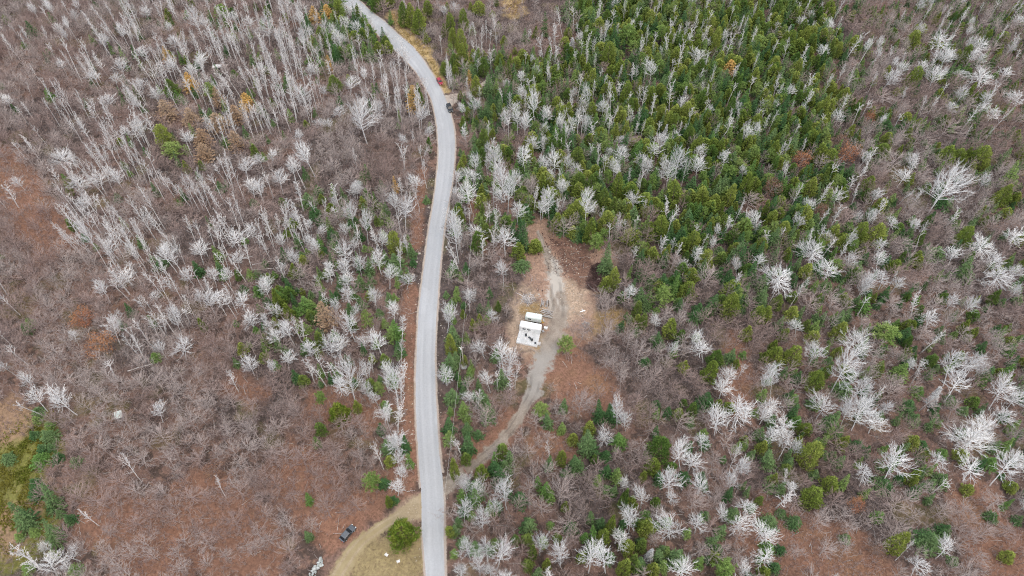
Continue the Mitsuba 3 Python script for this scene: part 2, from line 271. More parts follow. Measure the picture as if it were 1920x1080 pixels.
tag('ground', 'leaf-littered forest floor in rust brown and grey', kind='structure')

def strip(centre, nrm, a, b, z, cross=5):
    t = np.linspace(0, 1, cross)
    off = a[:, None] * (1 - t) + b[:, None] * t; unit = np.broadcast_to(2 * t - 1, off.shape)
    v = np.concatenate([centre[:, None] + nrm[:, None] * off[..., None], np.full(off.shape + (1,), z)], -1)
    i, j = np.meshgrid(np.arange(len(centre) - 1), np.arange(cross - 1), indexing='ij')
    q = np.stack([i * cross + j, (i + 1) * cross + j, (i + 1) * cross + j + 1, i * cross + j + 1], -1).reshape(-1, 4)
    v = v.reshape(-1, 3); u, w = v[q[0, 1]] - v[q[0, 0]], v[q[0, 3]] - v[q[0, 0]]
    if np.cross(u, w)[2] < 0: q = q[:, ::-1]
    return (v, q), np.stack([off.ravel(), v[:, 1]], 1), np.stack([unit.ravel(), v[:, 1]], 1)
def jitter(c, amp, f, seed): return (meshkit.fbm(np.stack([c[:, 0] * f, c[:, 1] * f, c[:, 0] * 0 + seed], -1), 3, int(seed)) - 0.5) * 2 * amp
g, _, uv = strip(mid, side, -half - 0.45, half + 0.45, 0.006, 7)
scene['road_shoulder'] = mikit.ply(g, 'gravel', uv=uv); tag('road_shoulder', 'pale gravel shoulders along the paved road', kind='structure')
g, uv, _ = strip(mid, side, -half + 0.30 + jitter(mid, 0.16, 0.4, 3), half - 0.40 + jitter(mid, 0.16, 0.4, 4), 0.014, 9)
scene['road'] = mikit.ply(g, 'asphalt', uv=uv); tag('road', 'pale grey paved country road bending through the forest', kind='structure')
def lane(key, pts, m, label, z, amp=0.5):
    p = resample(pts, 0.8); t = np.gradient(p[:, :2], axis=0); t /= np.linalg.norm(t, axis=1, keepdims=True); nn = np.stack([-t[:, 1], t[:, 0]], 1)
    hw = p[:, 2] / 2 * 1.55 + 0.3
    g, _, uv = strip(p[:, :2], nn, -hw + jitter(p, amp, 0.45, 5), hw + jitter(p, amp, 0.45, 6), z, 9)
    scene[key] = mikit.ply(g, m, uv=uv); tag(key, label, kind='structure')
lane('driveway', LANE_1, 'lane_gravel', 'grey gravel driveway curving up to the trailers', 0.010)
lane('dirt_track', LANE_2, 'lane_sand', 'sandy two-rut track crossing the lawn', 0.010, 0.35)
lane('side_lane', LANE_3, 'mouth_gravel', 'short gravel lane mouth between the two parked cars', 0.010, 0.25)

# ------------------------------------------------------------------ tree builders (unit: metres)
def path3(p, d, ln, n, bend, rng, lift=0.0):
    pts = [np.array(p, float)]; d = np.array(d, float)
    for _ in range(n):
        d = d + rng.normal(size=3) * bend; d[2] += lift; d /= np.linalg.norm(d); pts.append(pts[-1] + d * ln / n)
    return np.array(pts)
def segs_of(pts, r0, r1):
    r = np.linspace(r0, r1, len(pts)); return [np.concatenate([pts[i], pts[i + 1], [r[i], r[i + 1]]]) for i in range(len(pts) - 1)]
def on(pts, t):
    t = np.clip(t, 0, 1) * (len(pts) - 1); i = min(int(t), len(pts) - 2); f = t - i
    return pts[i] * (1 - f) + pts[i + 1] * f, pts[i + 1] - pts[i]
def splay(d, ang, az):
    d = d / np.linalg.norm(d); a = np.cross(d, [0.31, 0.95, 0.1]); a /= np.linalg.norm(a); b = np.cross(d, a)
    return d * math.cos(ang) + (a * math.cos(az) + b * math.sin(az)) * math.sin(ang)

def bare_tree(rng, H, R, first, limbs, subs, twigs, fork, r0, rt, up, side_dir=None):
    """A leafless tree: trunk mesh and crown mesh. first: height share of the lowest limb; up: how steeply limbs rise (degrees from the trunk)."""
    trunk, crown, tips = [], [], []
    axis = path3((0, 0, -0.3), (rng.normal() * .03, rng.normal() * .03, 1), H * (0.78 if fork else 0.94) + 0.3, 7, 0.035, rng, 0.04)
    trunk += segs_of(axis, r0, r0 * (0.5 if fork else 0.16))
    stems = [(axis, first, 1.0, limbs)]
    if fork:
        for k in range(fork):
            d = splay(axis[-1] - axis[-2], math.radians(rng.uniform(12, 30)), k * 2 * np.pi / fork + rng.uniform(-.5, .5))
            st = path3(axis[-1], d, H * rng.uniform(0.2, 0.3), 4, 0.07, rng, 0.1); crown += segs_of(st, r0 * 0.45, r0 * 0.14); stems.append((st, 0.05, 0.6, max(3, limbs // 3)))
    for stem, lo, share, count in stems:
        for k in range(count):
            t = lo + (1 - lo) * ((k + rng.uniform(0, 1)) / count) ** 0.85
            p, d = on(stem, t)
            az = k * 2.4 + rng.uniform(-.5, .5)
            ang = math.radians(up * (1.15 - 0.65 * (t - lo) / (1 - lo)) + rng.normal() * 7)
            rel = (t - lo) / (1 - lo)
            ln = R * share * (1.0 - 0.55 * rel ** 1.6) * rng.uniform(0.75, 1.2) / max(0.55, math.sin(ang) + 0.25)
            lim = path3(p, splay(d, ang, az), ln, 4, 0.10, rng, 0.09)
            rl = max(rt * 1.5, r0 * (0.42 - 0.22 * rel) * share)
            crown += segs_of(lim, rl, rt)
            for s in range(subs):
                q, e = on(lim, 0.25 + 0.75 * (s + rng.uniform(0, 1)) / subs)
                sub = path3(q, splay(e, math.radians(rng.uniform(25, 55)), rng.uniform(0, 6.28)), ln * rng.uniform(0.28, 0.5), 2, 0.1, rng, 0.12)
                crown += segs_of(sub, rt * 1.15, rt * 0.8)
                for w in range(twigs):
                    q2, e2 = on(sub, 0.25 + 0.75 * (w + rng.uniform(0, 1)) / twigs)
                    dd = splay(e2, math.radians(rng.uniform(15, 50)), rng.uniform(0, 6.28)); dd[2] += 0.25
                    tips.append(np.concatenate([q2, q2 + dd * rng.uniform(0.5, 1.1) * (0.35 + 0.09 * R), [rt]]))
            tips.append(np.concatenate([lim[-1], lim[-1] + (lim[-1] - lim[-2]) * 0.9, [rt]]))
    a = MB(); a.tubes(trunk, 5); c = MB(); c.tubes(crown, 3); c.spikes(tips)
    return a, c, np.array([t[3:6] for t in tips])

def fan_tree(rng, H, R, limbs, subs, twigs, rl, rt, base=0.32, flat=1.0, r0=0.15, centre=0.5, fork=0):
    """A leafless tree whose limbs sweep up and out to a domed crown."""
    trunk, crown, tips = [], [], []
    axis = path3((0, 0, -0.3), (rng.normal() * .05, rng.normal() * .05, 1), H * 0.8 + 0.3, 6, 0.04, rng, 0.05); trunk += segs_of(axis, r0, r0 * 0.3)
    c = axis[3] * [1, 1, 0] + [0, 0, H * centre]; up = H * (1 - centre)
    lob = rng.uniform(0, 6.28, 3); off = rng.normal(size=2) * R * 0.15
    for k in range(limbs):
        u = (k + rng.uniform(0, 1)) / limbs; el = math.asin(min(1, -0.12 + 1.12 * u)); az = k * 2.4 + rng.uniform(-.35, .35)
        lump = 1 + 0.2 * math.sin(2 * az + lob[0]) + 0.13 * math.sin(3 * az + lob[1])
        rad = rng.uniform(0.72, 1.08)
        end = c + np.array([math.cos(az) * math.cos(el) * R * lump * rad + off[0], math.sin(az) * math.cos(el) * R * lump * rad + off[1], math.sin(el) * up * rad * flat])
        p, _ = on(axis, base / 0.8 + (0.97 - base / 0.8) * u ** 0.9)
        if end[2] < p[2] + 0.25: end[2] = p[2] + 0.25 + 0.2 * R
        ctrl = p * 0.45 + end * 0.55 + np.array([0, 0, -0.07 * np.linalg.norm(end - p)]) + rng.normal(size=3) * 0.07 * R * 0.4
        t = np.linspace(0, 1, 5)[:, None]; lim = p * (1 - t) ** 2 + 2 * ctrl * t * (1 - t) + end * t ** 2
        ln = np.linalg.norm(end - p); crown += segs_of(lim, rl * (1.25 - 0.5 * u), rt * 1.1)
        for q_ in range(subs):
            q, e = on(lim, 0.28 + 0.70 * (q_ + rng.uniform(0, 1)) / subs); e = e / np.linalg.norm(e)
            d = splay(e, math.radians(rng.uniform(18, 48)), rng.uniform(0, 6.28)); d[2] += 0.22; sl = ln * rng.uniform(0.24, 0.42)
            crown.append(np.concatenate([q, q + d * sl, [rt * 1.2, rt * 0.75]]))
            for w in range(twigs):
                q2 = q + d * sl * (0.3 + 0.7 * (w + rng.uniform(0, 1)) / twigs); dd = splay(d, math.radians(rng.uniform(12, 42)), rng.uniform(0, 6.28)); dd[2] += 0.15
                tips.append(np.concatenate([q2, q2 + dd * sl * rng.uniform(0.4, 0.8), [rt]]))
    a = MB(); a.tubes(trunk, 5); m = MB(); m.tubes(crown, 3); m.spikes(tips); return a, m, np.array([t[3:6] for t in tips])

def spruce(rng, H, R, gap=1.0, droop=0.35, power=0.85, dens=1.0):
    a, c = MB(), MB(); a.tubes([[0, 0, -0.3, 0, 0, H * 0.98, 0.09 + H * 0.008, 0.015]], 5)
    n = max(9, int(H * 1.9)); C, D, S = [], [], []
    for k in range(n):
        z = H * (0.05 + 0.95 * (k + rng.uniform(0, .8)) / n); rad = R * (1 - z / H) ** power * rng.uniform(0.75, 1.12) + 0.12
        m = max(4, int((5 + 7 * rad / R) * gap))
        for j in range(m):
            az = j * 2 * np.pi / m + k * 1.1 + rng.uniform(-.3, .3); rr = rad * rng.uniform(0.7, 1.12)
            d = np.array([math.cos(az), math.sin(az), -droop + 0.5 * z / H]); d /= np.linalg.norm(d)
            q = max(2, int(rr / 0.34 * dens))
            for s in range(q):
                p = np.array([0, 0, z]) + d * rr * (0.2 + 0.8 * (s + rng.uniform(0, 1)) / q)
                for sgn in (-1, 1):
                    t = np.array([-math.sin(az), math.cos(az), 0]) * sgn * 0.9 + d * 0.9 + rng.normal(size=3) * 0.25
                    C.append(p + rng.normal(size=3) * 0.04); D.append(t); S.append(rng.uniform(0.32, 0.6) * (0.6 + 0.4 * rr / R))
    C.append([0, 0, H - .4]); D.append([0, 0, 1]); S.append(0.7)
    S = np.array(S); c.leaves(C, D, S, S * 0.62, rng); return a, c

def cedar(rng, H, R, n=1300, blunt=0.55):
    a, c = MB(), MB(); a.tubes([[0, 0, -0.3, 0, 0, H * 0.8, 0.16, 0.05]], 5)
    lob = rng.uniform(0, 6.28, 4)
    z = rng.beta(1.15, 1.5, n) * 0.98; az = rng.uniform(0, 2 * np.pi, n)
    prof = np.minimum(1, (z / 0.16 + 0.25)) * (1 - z ** 1.5) ** blunt
    lump = 1 + 0.18 * np.sin(az * 3 + lob[0] + z * 5) + 0.14 * np.sin(az * 5 + lob[1] - z * 9) + 0.12 * np.sin(z * 22 + az * 2 + lob[2])
    r = R * prof * lump * (0.45 + 0.58 * rng.uniform(0, 1, n) ** 0.5)
    p = np.stack([r * np.cos(az), r * np.sin(az), 0.15 + z * H * 0.95], 1)
    d = np.stack([np.cos(az) * 0.75, np.sin(az) * 0.75, 0.75 + 0 * az], 1) + rng.normal(size=(n, 3)) * 0.35
    s = rng.uniform(0.3, 0.62, n); c.leaves(p, d, s, s * 0.62, rng); return a, c

def pine(rng, H, R, n=46):
    a, c = MB(), MB(); a.tubes([[0, 0, -0.3, 0.1, 0, H * 0.5, 0.2, 0.14], [0.1, 0, H * 0.5, 0, 0.1, H * 0.97, 0.14, 0.03]], 5)
    P = []
    for k in range(n):
        t = (k + rng.uniform(0, 1)) / n; z = H * (0.28 + 0.7 * t); rad = R * (1 - t ** 2.2) ** 0.5 * rng.uniform(0.35, 1.05)
        az = k * 2.4 + rng.uniform(-.4, .4); e = np.array([rad * math.cos(az), rad * math.sin(az), z + 0.18 * rad])
        c.tubes([np.concatenate([[0.05, 0.05, z - 0.1 * rad], e, [0.05, 0.02]])], 3); P.append(e)
        if rad > R * 0.5: P.append(e * [0.6, 0.6, 1] - [0, 0, 0.05])
    P = np.repeat(np.array(P), 26, 0); d = rng.normal(size=P.shape) + [0, 0, 0.55]; d /= np.linalg.norm(d, axis=1, keepdims=True)
    s = rng.uniform(0.35, 0.75, len(P)); c.leaves(P + d * 0.12, d, s, s * 0.3, rng); return a, c

def leafy(rng, H, R, n):
    a, c0, tips = fan_tree(rng, H, R, 22, 5, 4, 0.055, 0.022, 0.25, 0.95, 0.16, 0.45)
    P = np.repeat(tips, max(1, n // len(tips) + 1), 0)[:n] + rng.normal(size=(n, 3)) * 0.38
    l = MB(); s = rng.uniform(0.16, 0.34, n); l.leaves(P, rng.normal(size=(n, 3)) + [0, 0, -0.3], s, s * 0.9, rng)
    return a, c0, l

# variants: kind -> list of (shapegroup key, height, crown width)
VAR = {}
def variant(kind, k, H, W, parts):
    key = f'kit_{kind}_{k}'
    scene[key] = {'type': 'shapegroup', **{name: mikit.ply(m.mesh(), b) for name, m, b in parts}}
    VAR.setdefault(kind, []).append((key, H, W))
def crown_width(m):
    v = m.mesh()[0]; return 2 * np.percentile(np.hypot(v[:, 0], v[:, 1]), 93)
for k in range(8):
    r = np.random.default_rng(100 + k); H = 16.0
    a, c, _ = bare_tree(r, H, 1.7 + 0.5 * (k % 3), (0.5, 0.62, 0.4, 0.7)[k % 4], (13, 9, 16, 8)[k % 4], 3, 2, (0, 2, 0, 3, 2, 0, 2, 0)[k], 0.19, 0.036, (34, 30, 40, 36)[k % 4])
    variant('B', k, H, crown_width(c), [('trunk', a, 'birch_bark'), ('crown', c, 'birch_bark')])
for k in range(10):
    r = np.random.default_rng(200 + k); H = 13.0
    a, c, _ = fan_tree(r, H, (3.0, 2.5, 3.4)[k % 3], (30, 26, 34)[k % 3], 6, 4, 0.046, 0.0245, (0.3, 0.4, 0.24, 0.45)[k % 4], 1.0, 0.16, (0.55, 0.62, 0.5)[k % 3])
    variant('A', k, H, crown_width(c), [('trunk', a, 'aspen_bark'), ('crown', c, 'aspen_bark')])
for k in range(4):
    r = np.random.default_rng(250 + k); H = 14.0
    a, c, _ = fan_tree(r, H, 4.8, 42, 7, 5, 0.058, 0.026, (0.25, 0.35)[k % 2], 1.0, 0.2, (0.5, 0.42)[k % 2]); variant('A', 10 + k, H, crown_width(c), [('trunk', a, 'aspen_bark'), ('crown', c, 'aspen_bark')])
for k in range(7):
    r = np.random.default_rng(300 + k); H = 11.0
    a, c, _ = fan_tree(r, H, (3.4, 3.0, 3.8)[k % 3], (28, 24, 32)[k % 3], 6, 4, 0.042, 0.021, (0.2, 0.28, 0.15)[k % 3], 0.95, 0.15, (0.45, 0.5, 0.4)[k % 3])
    variant('M', k, H, crown_width(c), [('trunk', a, 'maple_bark'), ('crown', c, 'maple_bark')])
    a, c, _ = fan_tree(r, H, (3.4, 3.0, 3.8)[k % 3], (20, 18, 22)[k % 3], 5, 4, 0.040, 0.0235, (0.2, 0.28, 0.15)[k % 3], 0.95, 0.13, (0.45, 0.5, 0.4)[k % 3])
    variant('m', k, H, crown_width(c), [('trunk', a, 'maple_bark'), ('crown', c, 'maple_bark')])
for k in range(7):
    r = np.random.default_rng(400 + k); H = 8.5
    a, c = cedar(r, H, 1.85, 1350, (0.7, 1.0, 0.6, 1.25)[k % 4])
    variant('C', k, H, crown_width(c), [('trunk', a, 'dark_bark'), ('crown', c, 'cedar_dark' if k % 3 == 2 else 'cedar_green')])
for k in range(7):
    r = np.random.default_rng(500 + k); H = (9.0, 7.0)[k % 2]
    a, c = spruce(r, H, (1.75, 1.7)[k % 2], 1.0, (0.38, 0.2)[k % 2], (1.15, 1.0)[k % 2], 1.25)
    variant('S', k, H, crown_width(c), [('trunk', a, 'dark_bark'), ('crown', c, 'fir_green' if k % 3 == 1 else 'spruce_green')])
for k in range(3):
    r = np.random.default_rng(600 + k); a, c = pine(r, 11.0, 2.7); variant('P', k, 11.0, crown_width(c), [('trunk', a, 'dark_bark'), ('crown', c, 'pine_green')])
for k in range(3):
    r = np.random.default_rng(700 + k); a, c, l = leafy(r, 8.5, 3.2, 1700); variant('O', k, 8.5, crown_width(l), [('trunk', a, 'maple_bark'), ('crown', c, 'maple_bark'), ('foliage', l, 'brown_leaves' if k == 2 else 'russet_leaves')])
for k in range(2):
    r = np.random.default_rng(800 + k); a, c = spruce(r, 11.0, 2.1, 0.9, 0.0, 0.8, 0.8); variant('G', k, 11.0, crown_width(c), [('trunk', a, 'dark_bark'), ('crown', c, 'gold_needles')])
    a, c = spruce(r, 11.0, 2.5, 0.9, 0.0, 0.7, 0.7); variant('L', k, 11.0, crown_width(c), [('trunk', a, 'dark_bark'), ('crown', c, 'tan_needles')])
    a, c = spruce(r, 11.0, 1.3, 0.9, 0.2, 0.85, 0.45); variant('D', k, 11.0, crown_width(c), [('trunk', a, 'snag_bark'), ('crown', c, 'snag_bark')])
for k in range(4):
    r = np.random.default_rng(850 + k); a, c = spruce(r, 12.0, 2.9, 1.15, (0.38, 0.25)[k % 2], 1.1, 1.25); variant('S', 7 + k, 12.0, crown_width(c), [('trunk', a, 'dark_bark'), ('crown', c, 'fir_green' if k == 1 else 'spruce_green')])
    a, c = cedar(r, 10.0, 2.8, 2500, (0.5, 0.75)[k % 2]); variant('C', 7 + k, 10.0, crown_width(c), [('trunk', a, 'dark_bark'), ('crown', c, 'cedar_dark' if k == 1 else 'cedar_green')])
r = np.random.default_rng(900); a, c = cedar(r, 6.0, 3.6, 3600, 0.5); variant('J', 0, 6.0, crown_width(c), [('trunk', a, 'dark_bark'), ('crown', c, 'juniper_green')])

def place(kind, x, y, h, w, lx=0.0, ly=0.0, rng=None, z=None):
    fit = sorted(VAR[kind], key=lambda v: abs(math.log(w / v[2])))[:5]; key, H, W = fit[rng.integers(len(fit))]
    sz = h / H; sw = w / W
    if kind in 'BAMm': sw = float(np.clip(sw, 0.55 * min(1, sz) + 0.1, 2.0))
    z = float(height(np.array([x]), np.array([y]))[0]) if z is None else z
    shear = np.eye(4); shear[0, 2], shear[1, 2] = lx / h, ly / h
    m = T().translate([float(x), float(y), z - 0.02]) @ T(shear) @ T().rotate([0, 0, 1], float(rng.uniform(0, 360))) @ T().scale([sw, sw, sz])
    return {'type': 'instance', 'group': {'type': 'ref', 'id': key}, 'to_world': m}

